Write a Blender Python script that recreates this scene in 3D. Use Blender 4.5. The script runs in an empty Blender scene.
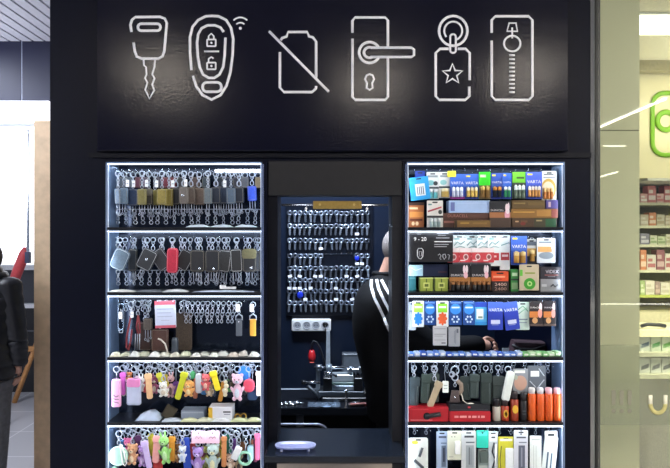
import bpy, bmesh, math, random
from mathutils import Vector, Matrix
from mathutils.bvhtree import BVHTree
random.seed(7)
C = bpy.context.scene.collection
PI = math.pi
F, D, H = 560.0, 2.33, 1.88            # focal length in pixels, camera distance to the kiosk front, camera height
def U(y): return (y + D) / F           # metres per photo pixel at depth y
def W(px, py, y): return Vector(((px - 335) * U(y), y, H - (py - 234) * U(y)))
ORD = ('first second third fourth fifth sixth seventh eighth ninth tenth eleventh twelfth thirteenth fourteenth fifteenth '
       'sixteenth seventeenth eighteenth nineteenth twentieth twenty-first twenty-second twenty-third twenty-fourth').split()

# ---------------------------------------------------------------- materials
def lin(c):
    c = c.lstrip('#'); out = []
    for i in (0, 2, 4):
        v = int(c[i:i+2], 16) / 255
        out.append(v / 12.92 if v <= .04045 else ((v + .055) / 1.055) ** 2.4)
    return (*out, 1)
_M = {}
def mat(col, rough=.5, metal=0.0, emit=0.0, var=.10, bump=0.0, scale=60, spec=.5, sheen=0):
    key = (col, rough, metal, emit, var, bump, scale, spec, sheen)
    if key in _M: return _M[key]
    m = bpy.data.materials.new('mat_' + col.strip('#') + '_%d' % len(_M)); m.use_nodes = True
    nt = m.node_tree; b = nt.nodes['Principled BSDF']; c = lin(col)
    b.inputs['Roughness'].default_value = rough; b.inputs['Metallic'].default_value = metal
    b.inputs['Specular IOR Level'].default_value = spec
    if sheen: b.inputs['Sheen Weight'].default_value = sheen
    if emit:
        b.inputs['Emission Color'].default_value = c; b.inputs['Emission Strength'].default_value = emit
        b.inputs['Base Color'].default_value = c
    elif var or bump:
        tc = nt.nodes.new('ShaderNodeTexCoord'); n = nt.nodes.new('ShaderNodeTexNoise')
        n.inputs['Scale'].default_value = scale; n.inputs['Detail'].default_value = 3
        nt.links.new(tc.outputs['Object'], n.inputs['Vector'])
        r = nt.nodes.new('ShaderNodeValToRGB')
        r.color_ramp.elements[0].position = .3; r.color_ramp.elements[1].position = .7
        r.color_ramp.elements[0].color = tuple(min(1, v * (1 - var)) for v in c[:3]) + (1,)
        r.color_ramp.elements[1].color = tuple(min(1, v * (1 + var)) for v in c[:3]) + (1,)
        nt.links.new(n.outputs['Fac'], r.inputs['Fac']); nt.links.new(r.outputs['Color'], b.inputs['Base Color'])
        if bump:
            bp = nt.nodes.new('ShaderNodeBump'); bp.inputs['Strength'].default_value = bump; bp.inputs['Distance'].default_value = .01
            nt.links.new(n.outputs['Fac'], bp.inputs['Height']); nt.links.new(bp.outputs['Normal'], b.inputs['Normal'])
    else:
        b.inputs['Base Color'].default_value = c
    _M[key] = m; return m
def glass(name, tint='#ffffff', base=.05, edge=.55, rough=.0, haze=0.0, hazecol='#ffffff'):
    m = bpy.data.materials.new(name); m.use_nodes = True; nt = m.node_tree; nt.nodes.clear()
    o = nt.nodes.new('ShaderNodeOutputMaterial'); t = nt.nodes.new('ShaderNodeBsdfTransparent'); g = nt.nodes.new('ShaderNodeBsdfGlossy')
    t.inputs['Color'].default_value = lin(tint); g.inputs['Roughness'].default_value = rough
    lw = nt.nodes.new('ShaderNodeLayerWeight'); mr = nt.nodes.new('ShaderNodeMapRange')
    mr.inputs['To Min'].default_value = base; mr.inputs['To Max'].default_value = edge
    pw = nt.nodes.new('ShaderNodeMath'); pw.operation = 'POWER'; pw.inputs[1].default_value = 3
    nt.links.new(lw.outputs['Facing'], pw.inputs[0]); nt.links.new(pw.outputs[0], mr.inputs['Value'])
    mx = nt.nodes.new('ShaderNodeMixShader'); nt.links.new(mr.outputs['Result'], mx.inputs['Fac'])
    nt.links.new(t.outputs[0], mx.inputs[1]); nt.links.new(g.outputs[0], mx.inputs[2])
    last = mx
    if haze:
        df = nt.nodes.new('ShaderNodeBsdfDiffuse'); df.inputs['Color'].default_value = lin(hazecol)
        m2 = nt.nodes.new('ShaderNodeMixShader'); m2.inputs['Fac'].default_value = haze
        nt.links.new(mx.outputs[0], m2.inputs[1]); nt.links.new(df.outputs[0], m2.inputs[2]); last = m2
    nt.links.new(last.outputs[0], o.inputs['Surface'])
    return m
SILVER = mat('#b4bccb', .28, .85, var=.05)
CHROME = mat('#c8ccd4', .18, .95, var=0)
STEEL = mat('#9aa0aa', .35, .9, var=.08)
WHITE = mat('#f2f3f5', .55, var=.02)
INK = mat('#17181c', .55, var=0)
BLACKP = mat('#101114', .4, var=.1)
GOLD = mat('#b08a3c', .35, .8, var=.1)
def leather(c): return mat(c, .5, var=.22, bump=.35, scale=260)
def plastic(c): return mat(c, .38, var=.04)
def card(c): return mat(c, .42, var=.03)
def plush(c): return mat(c, .9, var=.15, bump=.6, scale=420, sheen=.3)

# ---------------------------------------------------------------- mesh builder (k = metres per unit)
_text = {}
def text_geo(s):
    if s not in _text:
        cu = bpy.data.curves.new('lettering', 'FONT'); cu.body = s; cu.align_x = 'CENTER'; cu.align_y = 'CENTER'; cu.resolution_u = 3
        o = bpy.data.objects.new('lettering', cu); C.objects.link(o)
        dg = bpy.context.evaluated_depsgraph_get(); me = bpy.data.meshes.new_from_object(o.evaluated_get(dg))
        vs = [v.co.copy() for v in me.vertices]; fs = [tuple(p.vertices) for p in me.polygons]
        bpy.data.objects.remove(o); bpy.data.curves.remove(cu); bpy.data.meshes.remove(me)
        xs = [v.x for v in vs]; zs = [v.y for v in vs]
        _text[s] = (vs, fs, max(xs) - min(xs), max(zs) - min(zs), (max(xs)+min(xs))/2, (max(zs)+min(zs))/2)
    return _text[s]
class MB:
    def __init__(s, k=1.0): s.k = k; s.v = []; s.f = []; s.mi = []; s.sm = []; s.mats = []
    def add(s, vs, fs, m, smooth=False):
        if m not in s.mats: s.mats.append(m)
        i = s.mats.index(m); n = len(s.v)
        s.v += [Vector(v) * s.k for v in vs]
        for f in fs: s.f.append([n + a for a in f]); s.mi.append(i); s.sm.append(smooth)
    def box(s, x0, x1, y0, y1, z0, z1, m):
        v = [(x, y, z) for x in (x0, x1) for y in (y0, y1) for z in (z0, z1)]
        s.add(v, [(0,1,3,2), (4,6,7,5), (0,4,5,1), (2,3,7,6), (0,2,6,4), (1,5,7,3)], m)
    def prism(s, out, y0, y1, m, ch=0, smooth=False):
        # outline in x,z counter-clockwise seen from the front (-y); front face at y0
        n = len(out); cx = sum(p[0] for p in out)/n; cz = sum(p[1] for p in out)/n
        hx = max(abs(p[0]-cx) for p in out) or 1; hz = max(abs(p[1]-cz) for p in out) or 1
        def ins(p, d): return (cx + (p[0]-cx)*(1-d/hx), cz + (p[1]-cz)*(1-d/hz))
        rings = [(y0, ch), (y0+ch, 0), (y1-ch, 0), (y1, ch)] if ch else [(y0, 0), (y1, 0)]
        vs = []
        for y, d in rings:
            for p in out:
                q = ins(p, d); vs.append((q[0], y, q[1]))
        fs = [tuple(range(n)), tuple(reversed(range((len(rings)-1)*n, len(rings)*n)))]
        for r in range(len(rings)-1):
            for i in range(n):
                j = (i+1) % n; fs.append((r*n+i, (r+1)*n+i, (r+1)*n+j, r*n+j))
        s.add(vs, fs, m, smooth)
    def slab(s, x0, x1, z0, z1, y0, y1, m, r=0, ch=0, n=4):
        s.prism(rrect(x0, x1, z0, z1, r, n), y0, y1, m, ch)
    def disc(s, cx, cz, rx, rz, y0, y1, m, n=16, ch=0):
        s.prism([(cx+rx*math.cos(2*PI*i/n), cz+rz*math.sin(2*PI*i/n)) for i in range(n)], y0, y1, m, ch)
    def tube(s, pts, r, m, n=6, closed=False, sy=1.0):
        P = [Vector(p) for p in pts]; N = len(P); vs = []; fs = []
        rr = r if isinstance(r, (list, tuple)) else [r]*N
        prev = None
        for i in range(N):
            if closed: t = P[(i+1) % N] - P[i-1]
            else: t = P[min(i+1, N-1)] - P[max(i-1, 0)]
            t = t.normalized() if t.length > 1e-9 else Vector((0,0,1))
            ref = prev if prev is not None else (Vector((0,1,0)) if abs(t.y) < .9 else Vector((1,0,0)))
            a = ref - t*ref.dot(t)
            if a.length < 1e-6: a = t.orthogonal()
            a.normalize(); b = t.cross(a); prev = a
            for j in range(n):
                q = 2*PI*j/n; o = (a*math.cos(q) + b*math.sin(q))*rr[i]; o.y *= sy
                vs.append(P[i] + o)
        for i in range(N if closed else N-1):
            i2 = (i+1) % N
            for j in range(n):
                j2 = (j+1) % n; fs.append((i*n+j, i*n+j2, i2*n+j2, i2*n+j))
        if not closed: fs += [tuple(reversed(range(n))), tuple(range((N-1)*n, N*n))]
        s.add(vs, fs, m, True)
    def ring(s, c, R, r, m, axis='y', n=14, k=6, rz=1.0):
        c = Vector(c); pts = []
        for i in range(n):
            a = 2*PI*i/n; u, w = R*math.cos(a), R*rz*math.sin(a)
            pts.append(c + (Vector((u,0,w)) if axis == 'y' else Vector((0,u,w)) if axis == 'x' else Vector((u,w,0))))
        s.tube(pts, r, m, k, True)
    def lathe(s, prof, c, m, n=14, axis='z', smooth=True):
        c = Vector(c); vs = []; fs = []
        for r, h in prof:
            for i in range(n):
                a = 2*PI*i/n; x, y = r*math.cos(a), r*math.sin(a)
                vs.append(c + (Vector((x,y,h)) if axis == 'z' else Vector((h,x,y)) if axis == 'x' else Vector((x,h,-y))))
        for k in range(len(prof)-1):
            for i in range(n):
                j = (i+1) % n; fs.append((k*n+i, k*n+j, (k+1)*n+j, (k+1)*n+i))
        fs += [tuple(reversed(range(n))), tuple(range((len(prof)-1)*n, len(prof)*n))]
        s.add(vs, fs, m, smooth)
    def ball(s, c, r, m, n=12, k=8, jit=0, ry=0):
        if not isinstance(r, (tuple, list)): r = (r, r, r)
        vs = []; fs = []; ca, sa = math.cos(ry), math.sin(ry)
        for i in range(k+1):
            t = PI*i/k
            for j in range(n):
                a = 2*PI*j/n; q = 1 + (random.uniform(-jit, jit) if jit else 0)
                x, y, z = r[0]*math.sin(t)*math.cos(a)*q, r[1]*math.sin(t)*math.sin(a)*q, -r[2]*math.cos(t)*q
                vs.append((c[0]+x*ca+z*sa, c[1]+y, c[2]-x*sa+z*ca))
        for i in range(k):
            for j in range(n):
                j2 = (j+1) % n; fs.append((i*n+j, i*n+j2, (i+1)*n+j2, (i+1)*n+j))
        s.add(vs, fs, m, True)
    def text(s, t, cx, cz, y, w, m, h=None):
        vs, fs, tw, th, ox, oz = text_geo(t); q = w / tw; qz = (h / th) if h else q
        s.add([(cx + (v.x-ox)*q, y, cz + (v.y-oz)*qz) for v in vs], fs, m)
    def build(s, name, parent=None, loc=None, fix=True):
        me = bpy.data.meshes.new(name); me.from_pydata([tuple(v) for v in s.v], [], s.f)
        for m in s.mats: me.materials.append(m)
        for p, i, sm in zip(me.polygons, s.mi, s.sm): p.material_index = i; p.use_smooth = sm
        bm = bmesh.new(); bm.from_mesh(me); bmesh.ops.remove_doubles(bm, verts=bm.verts, dist=1e-7)
        if fix: bmesh.ops.recalc_face_normals(bm, faces=bm.faces)
        bm.to_mesh(me); bm.free(); me.update()
        o = bpy.data.objects.new(name, me); C.objects.link(o)
        if parent: o.parent = parent
        if loc is not None: o.location = loc
        return o
def rrect(x0, x1, z0, z1, r=0, n=4):
    r = min(r, abs(x1-x0)/2*.999, abs(z1-z0)/2*.999)
    if r <= 0: return [(x0,z0), (x1,z0), (x1,z1), (x0,z1)]
    out = []
    for cx, cz, a0 in ((x1-r, z0+r, -PI/2), (x1-r, z1-r, 0), (x0+r, z1-r, PI/2), (x0+r, z0+r, PI)):
        for i in range(n+1):
            a = a0 + PI/2*i/n; out.append((cx + r*math.cos(a), cz + r*math.sin(a)))
    return out
def tag(o, label, cat, group=None):
    o['label'] = label; o['category'] = cat
    if group: o['group'] = group
    return o
def thing(name, label, cat, loc=(0,0,0), rot=(0,0,0), group=None):
    o = bpy.data.objects.new(name, None); C.objects.link(o); o.empty_display_size = .02
    o.location = loc; o.rotation_euler = rot
    return tag(o, label, cat, group)
def struct(name, mb):
    o = mb.build(name); o['kind'] = 'structure'; return o
def dup(root, loc, label, rot=None):
    r = root.copy(); C.objects.link(r); r.location = loc; r['label'] = label
    if rot: r.rotation_euler = rot
    for ch in list(root.children):
        c = ch.copy(); C.objects.link(c); c.parent = r
        for g in list(ch.children):
            d = g.copy(); C.objects.link(d); d.parent = c
    return r
def area(name, loc, rot, sx, sy, power, col=(1,1,1), parent=None, spread=180):
    l = bpy.data.lights.new(name, 'AREA'); l.shape = 'RECTANGLE'; l.size = sx; l.size_y = sy; l.energy = power; l.color = col
    l.spread = math.radians(spread)
    o = bpy.data.objects.new(name, l); C.objects.link(o); o.location = loc; o.rotation_euler = rot
    if parent: o.parent = parent
    return o
# ---------------------------------------------------------------- camera, world
cam = bpy.data.cameras.new('camera'); cam.lens = F / 670 * 36; cam.sensor_fit = 'HORIZONTAL'; cam.sensor_width = 36
co = bpy.data.objects.new('camera', cam); C.objects.link(co); co.location = (0, -D, H); co.rotation_euler = (PI/2, 0, 0)
bpy.context.scene.camera = co
w = bpy.data.worlds.new('world'); bpy.context.scene.world = w; w.use_nodes = True
w.node_tree.nodes['Background'].inputs[0].default_value = (.55, .65, .9, 1); w.node_tree.nodes['Background'].inputs[1].default_value = .3
vs = bpy.context.scene.view_settings
vs.view_transform = 'Standard'; vs.look = 'None'; vs.gamma = 1; vs.use_curve_mapping = False; vs.exposure = 0

# ---------------------------------------------------------------- setting: floor, ceiling, far walls
def tile_mat():
    m = mat('#8c8b8d', .3, var=.06, scale=8).copy(); nt = m.node_tree; b = nt.nodes['Principled BSDF']
    tc = nt.nodes.new('ShaderNodeTexCoord'); br = nt.nodes.new('ShaderNodeTexBrick')
    br.offset = 0; br.inputs['Scale'].default_value = 1; br.inputs['Brick Width'].default_value = .6; br.inputs['Row Height'].default_value = .6
    br.inputs['Mortar Size'].default_value = .006
    br.inputs['Color1'].default_value = lin('#aaa9ae'); br.inputs['Color2'].default_value = lin('#a3a3a8'); br.inputs['Mortar'].default_value = lin('#d0cfd2')
    nt.links.new(tc.outputs['Object'], br.inputs['Vector']); nt.links.new(br.outputs['Color'], b.inputs['Base Color'])
    return m
m = MB(); m.box(-9, 9, -16, 9, -.1, 0, tile_mat()); struct('floor', m)
CE = 3.36; YS = 1.97
m = MB(); sl = mat('#c4c4d0', .6, var=.05, scale=30); gap = mat('#e8e8f2', .5, var=0)
m.box(-9, 1.06, -16, YS, CE + .03, CE + .08, gap); m.box(1.06, 9, -16, -.25, CE, CE + .08, sl)
x = -6.0
while x < 1.0:
    m.box(x, x + .072, -16, YS, CE, CE + .02, sl); x += .09
struct('ceiling', m)
# shop opposite on the left: navy fascia, lit band, window wall
NAVY = mat('#0a1236', .45, var=.06, scale=3)
xj = W(21, 0, YS).x; xp0, xp1 = W(34, 0, 1.9).x, W(53, 0, 1.9).x
m = MB(); m.box(-7, xj, YS, YS+.13, 2.90, CE+.06, NAVY); m.box(xj+.009, -1.25, YS, YS+.13, 2.90, CE+.06, NAVY)
m.box(xj, xj+.009, YS+.004, YS+.12, 2.90, CE+.06, mat('#b8c0d8', .4)); struct('wall_left', m)
lb = MB(); lb.box(-7, W(48.5,0,1.9).x, 1.90, YS+.12, 2.74, 2.885, mat('#f4f6ff', .5, emit=2.2))
o = lb.build('light_box'); tag(o, 'long white glowing light band under the navy fascia of the shop', 'sign light')
m = MB(); m.box(-7, xp1, 1.98, 2.02, 2.715, 2.735, STEEL); struct('trim_2', m)
m = MB(); wood = mat('#cbb08f', .5, var=.12, scale=14, bump=.05); m.box(xp0, xp1, 1.9, 2.06, 0, 2.735, wood); struct('column', m)
m = MB(); m.box(-8, -1.2, 5.6, 5.7, 0, 4, mat('#9da3b0', .6)); struct('wall_back_left', m)
m = MB(); m.box(-7.5, -1.25, 5.1, 5.18, 1.5, 4, mat('#f3f7ff', .4, emit=2.6)); m.box(-7.5, -1.25, 5.12, 5.2, 1.44, 1.5, mat('#c9ccd4', .5)); struct('window_1', m)
yv = 2.12; a = W(28, 240, yv); d_ = U(yv)
m = MB(); m.box(a.x-1.0*d_, a.x+1.0*d_, yv-.01, yv+.01, W(0,262,yv).z, 2.71, CHROME)
m.box(a.x-2.2*d_, a.x+2.2*d_, yv-.016, yv+.016, W(0,263,yv).z, W(0,252,yv).z, mat('#2a3350', .4)); struct('trim_3', m)
ysh = 4.3; zA_, zB_ = W(0,265,ysh).z, W(0,304,ysh).z
cb = thing('shelf_unit', 'dark shelf unit with two white tops standing in the shop behind the wooden pillar', 'shelf', (-3.9, ysh+.3, 0))
m = MB(); m.box(-.95, .95, -.3, .3, zA_-.06, zA_, mat('#dfe1e6', .5)); m.build('shelf_top', cb)
m = MB(); m.box(-.95, .95, -.3, .3, zB_-.05, zB_, mat('#dfe1e6', .5)); m.build('shelf_board', cb)
m = MB(); m.box(-.92, .92, -.2, .29, zB_, zA_-.06, mat('#3c3f47', .5)); m.build('back_board', cb)
m = MB(); m.box(-.92, .92, -.27, .27, .0, zB_-.05, mat('#15161b', .5)); m.build('cupboard', cb)
m = MB(); m.box(-.92, .92, -.285, -.27, .72, .735, mat('#55585f', .4)); m.build('shelf_edge', cb)
l0, l1 = W(14, 403, 3.9), W(46, 318, 4.15); l0.z = 0
es = thing('easel', 'light wooden easel leg leaning by the dark shelf unit', 'easel', (l1.x, 4.1, 0))
o_ = Vector((l1.x, 4.1, 0)); WD = mat('#c08a55', .5, var=.15)
for q in (l0, Vector((2*l1.x - l0.x, 3.9, 0))):
    m = MB(); m.tube([tuple(q - o_), tuple(l1 - o_)], .03, WD, 4); m.build('leg', es)
m = MB(); m.box(-.18, .18, -.09, -.03, .55, .60, WD); m.build('ledge', es)
yr_ = 3.2; p0, p1, p2 = W(13, 284, yr_), W(18, 270, yr_), W(24.5, 254, yr_)
dsp = thing('curved_display', 'red curved display stand rising beside the shoulder of the shopper', 'display', (p0.x, yr_, 0))
m = MB(); z_ = Vector((p0.x, yr_, 0))
m.tube([tuple(p0-z_), tuple(p1-z_), tuple(p2-z_), tuple(p2-z_+Vector((.02,0,.06)))], [.045,.05,.05,.03], mat('#c4484e', .5), 10); m.build('arm', dsp)
bs = W(5, 0, yr_).x - p0.x; m = MB(); m.tube([(bs,0,.01), tuple(p0-z_)], .02, STEEL, 8); m.lathe([(.05,0),(.05,.015),(.03,.03)], (bs,0,0), STEEL, 20); m.build('post', dsp)

# shop on the right: pillar, wall with sign, ceiling
BEIGE = mat('#e6e0c8', .55, var=.02, scale=4)
a0, a1 = W(600, 0, .35).x, W(639.5, 0, .35).x
m = MB(); m.box(1.10, a1, .35, .62, 0, 1.12, BEIGE); zs = W(0, 131, .35).z
m.box(1.10, a1, .35, .62, 1.12, zs, BEIGE); m.box(1.10, a1, .354, .62, zs, zs + .006, mat('#8c8873', .6)); m.box(1.10, a1, .35, .62, zs+.006, 3.9, BEIGE)
struct('column', m)
CREAM = mat('#e3d9b4', .55, var=.03, scale=4)
m = MB(); m.box(1.46, 6, .8, 6, 3.2, 3.3, mat('#ece6cf', .6)); struct('ceiling', m)
m = MB()
for i in range(14):
    m.box(1.46 + i*.11, 1.46 + i*.11 + .075, -.2, .8, 3.2, 3.22, sl)
m.box(1.2, 3.4, -.2, .8, 3.24, 3.3, mat('#77777c', .6)); struct('ceiling', m)
m = MB(); m.box(1.46, 6, 1.92, 2.0, 3.12, 3.2, mat('#a39b7e', .6)); struct('trim_4', m)
m = MB(); m.box(1.46, 6, 2.78, 2.9, 0, 3.6, CREAM); m.box(1.46, 6, 2.02, 2.26, W(0,178,2.02).z, 3.125, CREAM); struct('wall_right', m)
m = MB(); m.box(-1.2, 1.2, -.14, .14, -.03, 0, mat('#fffbe8', .5, emit=3.5)); m.box(-1.22, 1.22, -.16, .16, -.012, .0, WHITE)
o = m.build('ceiling_light', loc=(2.9, 1.16, 3.2)); tag(o, 'bright rectangular light panel in the pharmacy ceiling', 'ceiling light')
area('shop_lamp', (2.6, 1.16, 3.15), (0,0,0), 1.2, .28, 13, (1, .95, .82))
area('ceiling_fill', (3.1, 1.5, 2.5), (PI, 0, 0), 1.2, .6, 11, (1, .96, .86))  # added unseen uplight that brightens the pharmacy ceiling
area('shop_lamp', (3.6, 2.0, 3.05), (0,0,0), 1.2, .28, 12, (1, .95, .80))
# green pharmacy emblem: rounded outline and ring, cut by the frame
GREEN = mat('#7cb518', .45)
ps = thing('pharmacy_sign', 'green rounded outline emblem with a ring on the cream pharmacy wall', 'sign', W(673, 124, 2.012))
k = U(2.012)
def rline(mb, pts, wd, m, y0=-.6, y1=.6):
    mb.tube([(p[0], 0, p[1]) for p in pts], wd/2, m, 8, sy=.35)
mb = MB(k); pts = []
for p in rrect(-20.5, 24, -31, 31, 12, 5): pts.append(p)
mb.tube([(p[0], 0, p[1]) for p in pts], 2.3, GREEN, 8, True, .35); mb.build('outline', ps)
mb = MB(k); mb.tube([(-7 + 8.5*math.cos(a), 0, 3 + 9*math.sin(a)) for a in [2*PI*i/24 for i in range(24)]], 2.6, GREEN, 8, True, .35)
mb.tube([(-1.5,0,-4), (8,0,-13)], 2.4, GREEN, 8, sy=.35); mb.build('ring', ps)

# ---------------------------------------------------------------- kiosk body
KB = mat('#060919', .36, var=.12, scale=40, spec=.16); KB2 = mat('#090b14', .42, var=.1, scale=40, spec=.18)
XL, XR = W(50, 0, 0).x, W(590, 0, 0).x
cl0, cl1 = W(106, 0, 0).x, W(262.5, 0, 0).x
cr0, cr1 = W(406.5, 0, 0).x, W(564.5, 0, 0).x
ZT, ZB, ZK = W(0, 162, 0).z, .62, 3.0
KD = 1.22
m = MB()
m.box(XL, cl0, 0, .14, 0, ZK, KB); m.box(cr1, XR, 0, .14, 0, ZK, KB)
m.box(cl0, cr1, 0, .14, ZT, ZK, KB)
m.box(cl0, cl1, 0, .14, 0, ZB, KB); m.box(cr0, cr1, 0, .14, 0, ZB, KB)
struct('wall_front', m)
bx0, bx1 = W(281, 0, .16).x, W(388.6, 0, .16).x
m = MB()   # posts of the serving hatch
m.box(cl1, W(267,0,0).x, -.006, .14, 0, ZT, KB); m.box(W(267,0,0).x, bx0, .012, .16, 0, ZT, KB2)
m.box(bx1, W(403,0,0).x, .012, .16, 0, ZT, mat('#15161c', .42, var=.1, spec=.4)); m.box(W(403,0,0).x, cr0, -.006, .14, 0, ZT, KB)
struct('trim_5', m)
zf0, zf1 = W(0, 195.5, 0).z, W(0, 161, 0).z
m = MB(); m.slab(W(268.5,0,0).x, W(401.5,0,0).x, zf0, zf1, -.004, .10, mat('#15161a', .5, var=.15, bump=.05, scale=25, spec=.4), .004, .002); struct('trim_6', m)
m = MB(); m.box(W(262.5,0,0).x, W(264,0,0).x, -.008, -.004, .9, ZT-.01, mat('#8fa0c8', .25, .8)); m.box(W(405,0,0).x, W(406,0,0).x, -.008, -.004, .9, ZT-.01, mat('#8fa0c8', .25, .8)); struct('trim_7', m)
m = MB(); m.box(W(90,0,0).x, W(590,0,0).x, -.012, 0, W(0,158,0).z, W(0,153,0).z, KB2); struct('trim_8', m)
m = MB(); m.box(XL, XL+.05, .14, KD, 0, ZK, KB); struct('wall_left_kiosk', m)
m = MB(); m.box(XR-.05, XR, .14, KD, 0, ZK, KB); struct('wall_right_kiosk', m)
m = MB(); m.box(XL, XR, KD, KD+.06, 0, ZK, mat('#101a2c', .32, var=.08, scale=6)); struct('wall_back', m)
m = MB(); m.box(XL, XR, .0, KD, ZK, ZK+.06, KB); struct('ceiling_kiosk', m)
m = MB(); m.box(XL+.05, XR-.05, .16, KD, 0, .1, mat('#24262c', .5)); struct('floor_kiosk', m)
# right edge: chrome strip and glass shopfront
m = MB(); m.box(1.063, 1.083, .0, .05, 0, 3.55, mat('#8d8f8c', .12, .9, var=0)); m.box(1.083, 1.092, -.005, .05, 0, 3.55, mat('#22231f', .4))
m.box(1.092, 1.104, .0, .05, 0, 3.55, mat('#6c6d68', .2, .8)); struct('trim_9', m)
GL = glass('shop_glass', '#f4f7f0', .045, .6)
m = MB(); m.box(1.104, 3.4, .02, .03, 0, 3.55, GL); wd = struct('window_2', m)
film = glass('etched_film', '#eef0ea', .03, .4, haze=.10, hazecol='#c9cbb8')
zA, zB = W(0, 425, .018).z, W(0, 345, .018).z
m = MB(); m.box(1.104, 3.4, .0165, .0185, zA, zB, film); o = m.build('etched_film_band', wd); o['kind'] = 'structure'
mk = mat('#8f8d78', .6, var=0)
k = U(.014)
for i, px in enumerate((613.5, 621.5, 629.5)):
    m = MB(k); m.prism([(-1.6,-14), (1.6,-14), (2.2,0), (0,1.5), (-2.2,0)][::1], -.3, .3, mk); m.disc(0, -20, 2.2, 2.2, -.3, .3, mk)
    m.build('exclamation_mark', wd, W(px, 391, .0145))
m = MB(k); pts = [(-7.5,0,8)] + [(7.5*math.cos(a), 0, -3 + 9*math.sin(a)) for a in [PI + PI*i/10 for i in range(11)]] + [(7.5,0,8)]
m.tube(pts[1:-1], 2.1, mat('#c8bf7a', .5), 8, sy=.3); m.tube([(-7.5,0,-3), (-7.5,0,6)], 2.1, mat('#e8e4c8', .5), 8, sy=.3); m.tube([(7.5,0,-3), (7.5,0,6)], 2.1, mat('#e8e4c8', .5), 8, sy=.3)
m.build('horseshoe_mark', wd, W(658, 401, .0145))

# ---------------------------------------------------------------- sign board with line icons
def sign_mat():
    m = mat('#07081a', .24, var=0).copy(); nt = m.node_tree; b = nt.nodes['Principled BSDF']
    tc = nt.nodes.new('ShaderNodeTexCoord'); n = nt.nodes.new('ShaderNodeTexNoise'); n.inputs['Scale'].default_value = 95; n.inputs['Detail'].default_value = 3
    bp = nt.nodes.new('ShaderNodeBump'); bp.inputs['Strength'].default_value = .17; bp.inputs['Distance'].default_value = .004
    nt.links.new(tc.outputs['Object'], n.inputs['Vector']); nt.links.new(n.outputs['Fac'], bp.inputs['Height']); nt.links.new(bp.outputs['Normal'], b.inputs['Normal'])
    b.inputs['Roughness'].default_value = .18; b.inputs['Specular IOR Level'].default_value = .28
    return m
ys = -.035; ks = U(ys)
sx0, sx1, sz0, sz1 = W(96.5,0,ys).x, W(568.5,0,ys).x, W(0,151,ys).z, 2.97
sg = thing('sign_board', 'wide glossy black sign board with six pale line icons above the kiosk', 'sign', ((sx0+sx1)/2, ys, sz0))
m = MB(); m.slab(sx0-(sx0+sx1)/2, sx1-(sx0+sx1)/2, 0, sz1-sz0, 0, .034, sign_mat(), .004, .003); m.build('panel', sg)
INKW = mat('#f6f5f6', .5, var=.02)
class Icon:
    def __init__(s, name, cx, cy, q, ox):   # crop pixel -> photo pixel: px = ox + x/q
        s.o = W(cx, cy, ys) ; s.cx, s.cy, s.q, s.ox = cx, cy, q, ox; s.m = MB(ks); s.name = name
    def p(s, pts): return [((s.ox + a/s.q) - s.cx, -.25, s.cy - b/s.q) for a, b in pts]
    def line(s, pts, closed=False, w=2.7): s.m.tube(s.p(pts), w/2, INKW, 8, closed, .4)
    def arc(s, c, rx, ry, a0, a1, w=2.7, n=24):
        pts = [(c[0] + rx*math.cos(math.radians(a0+(a1-a0)*i/n)), c[1] - ry*math.sin(math.radians(a0+(a1-a0)*i/n))) for i in range(n+1)]
        if abs(a1-a0) >= 360: s.line(pts[:-1], True, w)
        else: s.line(pts, False, w)
    def rr(s, x0, x1, y0, y1, r, w=2.7): s.line(rrect(x0, x1, y0, y1, r, 4), True, w)
    def dot(s, x, y, r): q = s.p([(x,y)])[0]; s.m.disc(q[0], q[2], r/s.q, r/s.q, -.6, .1, INKW)
    def done(s): o = s.m.build(s.name, sg); o.location = s.o - sg.location
ic = Icon('key_icon', 149, 58, 3.9, 0)
ic.line([(513,125),(509,97),(515,78),(528,67),(625,66),(643,73),(651,90),(641,200),(634,220),(618,229),(552,229),(534,221),(526,200),(521,166)])
ic.rr(538, 626, 93, 120, 13)
ic.line([(560,230),(562,255),(570,262),(572,290),(566,305),(575,322),(567,350),(583,385),(602,352),(594,330),(603,305),(594,290),(603,260),(605,230)], w=1.9); ic.done()
ic = Icon('fob_icon', 215, 58, 2.68, 90)
ic.line([(272,188),(268,140),(268,100),(275,72),(290,54),(310,44),(326,43),(345,44),(365,54),(378,75),(384,105),(382,150),(376,195),(366,230),(350,255),(326,267),(302,255),(285,232),(276,203)])
ic.line([(358,86),(350,74),(335,68),(315,68),(299,76),(290,92),(287,115),(289,150),(294,180),(303,200),(318,209),(333,209),(347,200),(357,180),(361,150),(363,101)])
ic.rr(314, 337, 106, 124, 2, 1.7); ic.line([(318,106),(318,97),(325,90),(332,97),(332,106)], w=1.7); ic.dot(325.5, 115, 3)
ic.line([(306,138),(346,138)], w=1.8); ic.rr(314, 337, 168, 186, 2, 1.7); ic.line([(318,168),(318,158),(325,153),(331,157)], w=1.7); ic.dot(325.5, 177, 3)
ic.rr(302, 352, 221, 246, 11)
ic.dot(403, 76, 4); ic.arc((403,76), 15, 15, 45, 135, 1.7, 8); ic.arc((403,76), 27, 29, 47, 133, 1.7, 10); ic.done()
ic = Icon('battery_icon', 300, 62, 2.68, 90)
ic.line([(509,140),(509,235),(520,247),(595,247),(605,238),(606,231)]); ic.line([(606,208),(606,112),(597,100),(587,98),(582,86),(531,86),(527,98),(515,102),(511,108)])
ic.line([(480,84),(640,246)]); ic.done()
ic = Icon('door_handle_icon', 382, 58, 2.68, 330)
ic.line([(60,88),(60,56),(67,47),(148,47),(155,55),(155,126)]); ic.line([(155,155),(155,260),(148,268),(68,268),(60,260),(60,104)])
ic.arc((106,141), 28, 28, 30, 330); ic.arc((106,141), 15, 14, 60, 300)
ic.line([(108,128),(218,128),(225,133),(225,148),(218,153),(108,153)])
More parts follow.
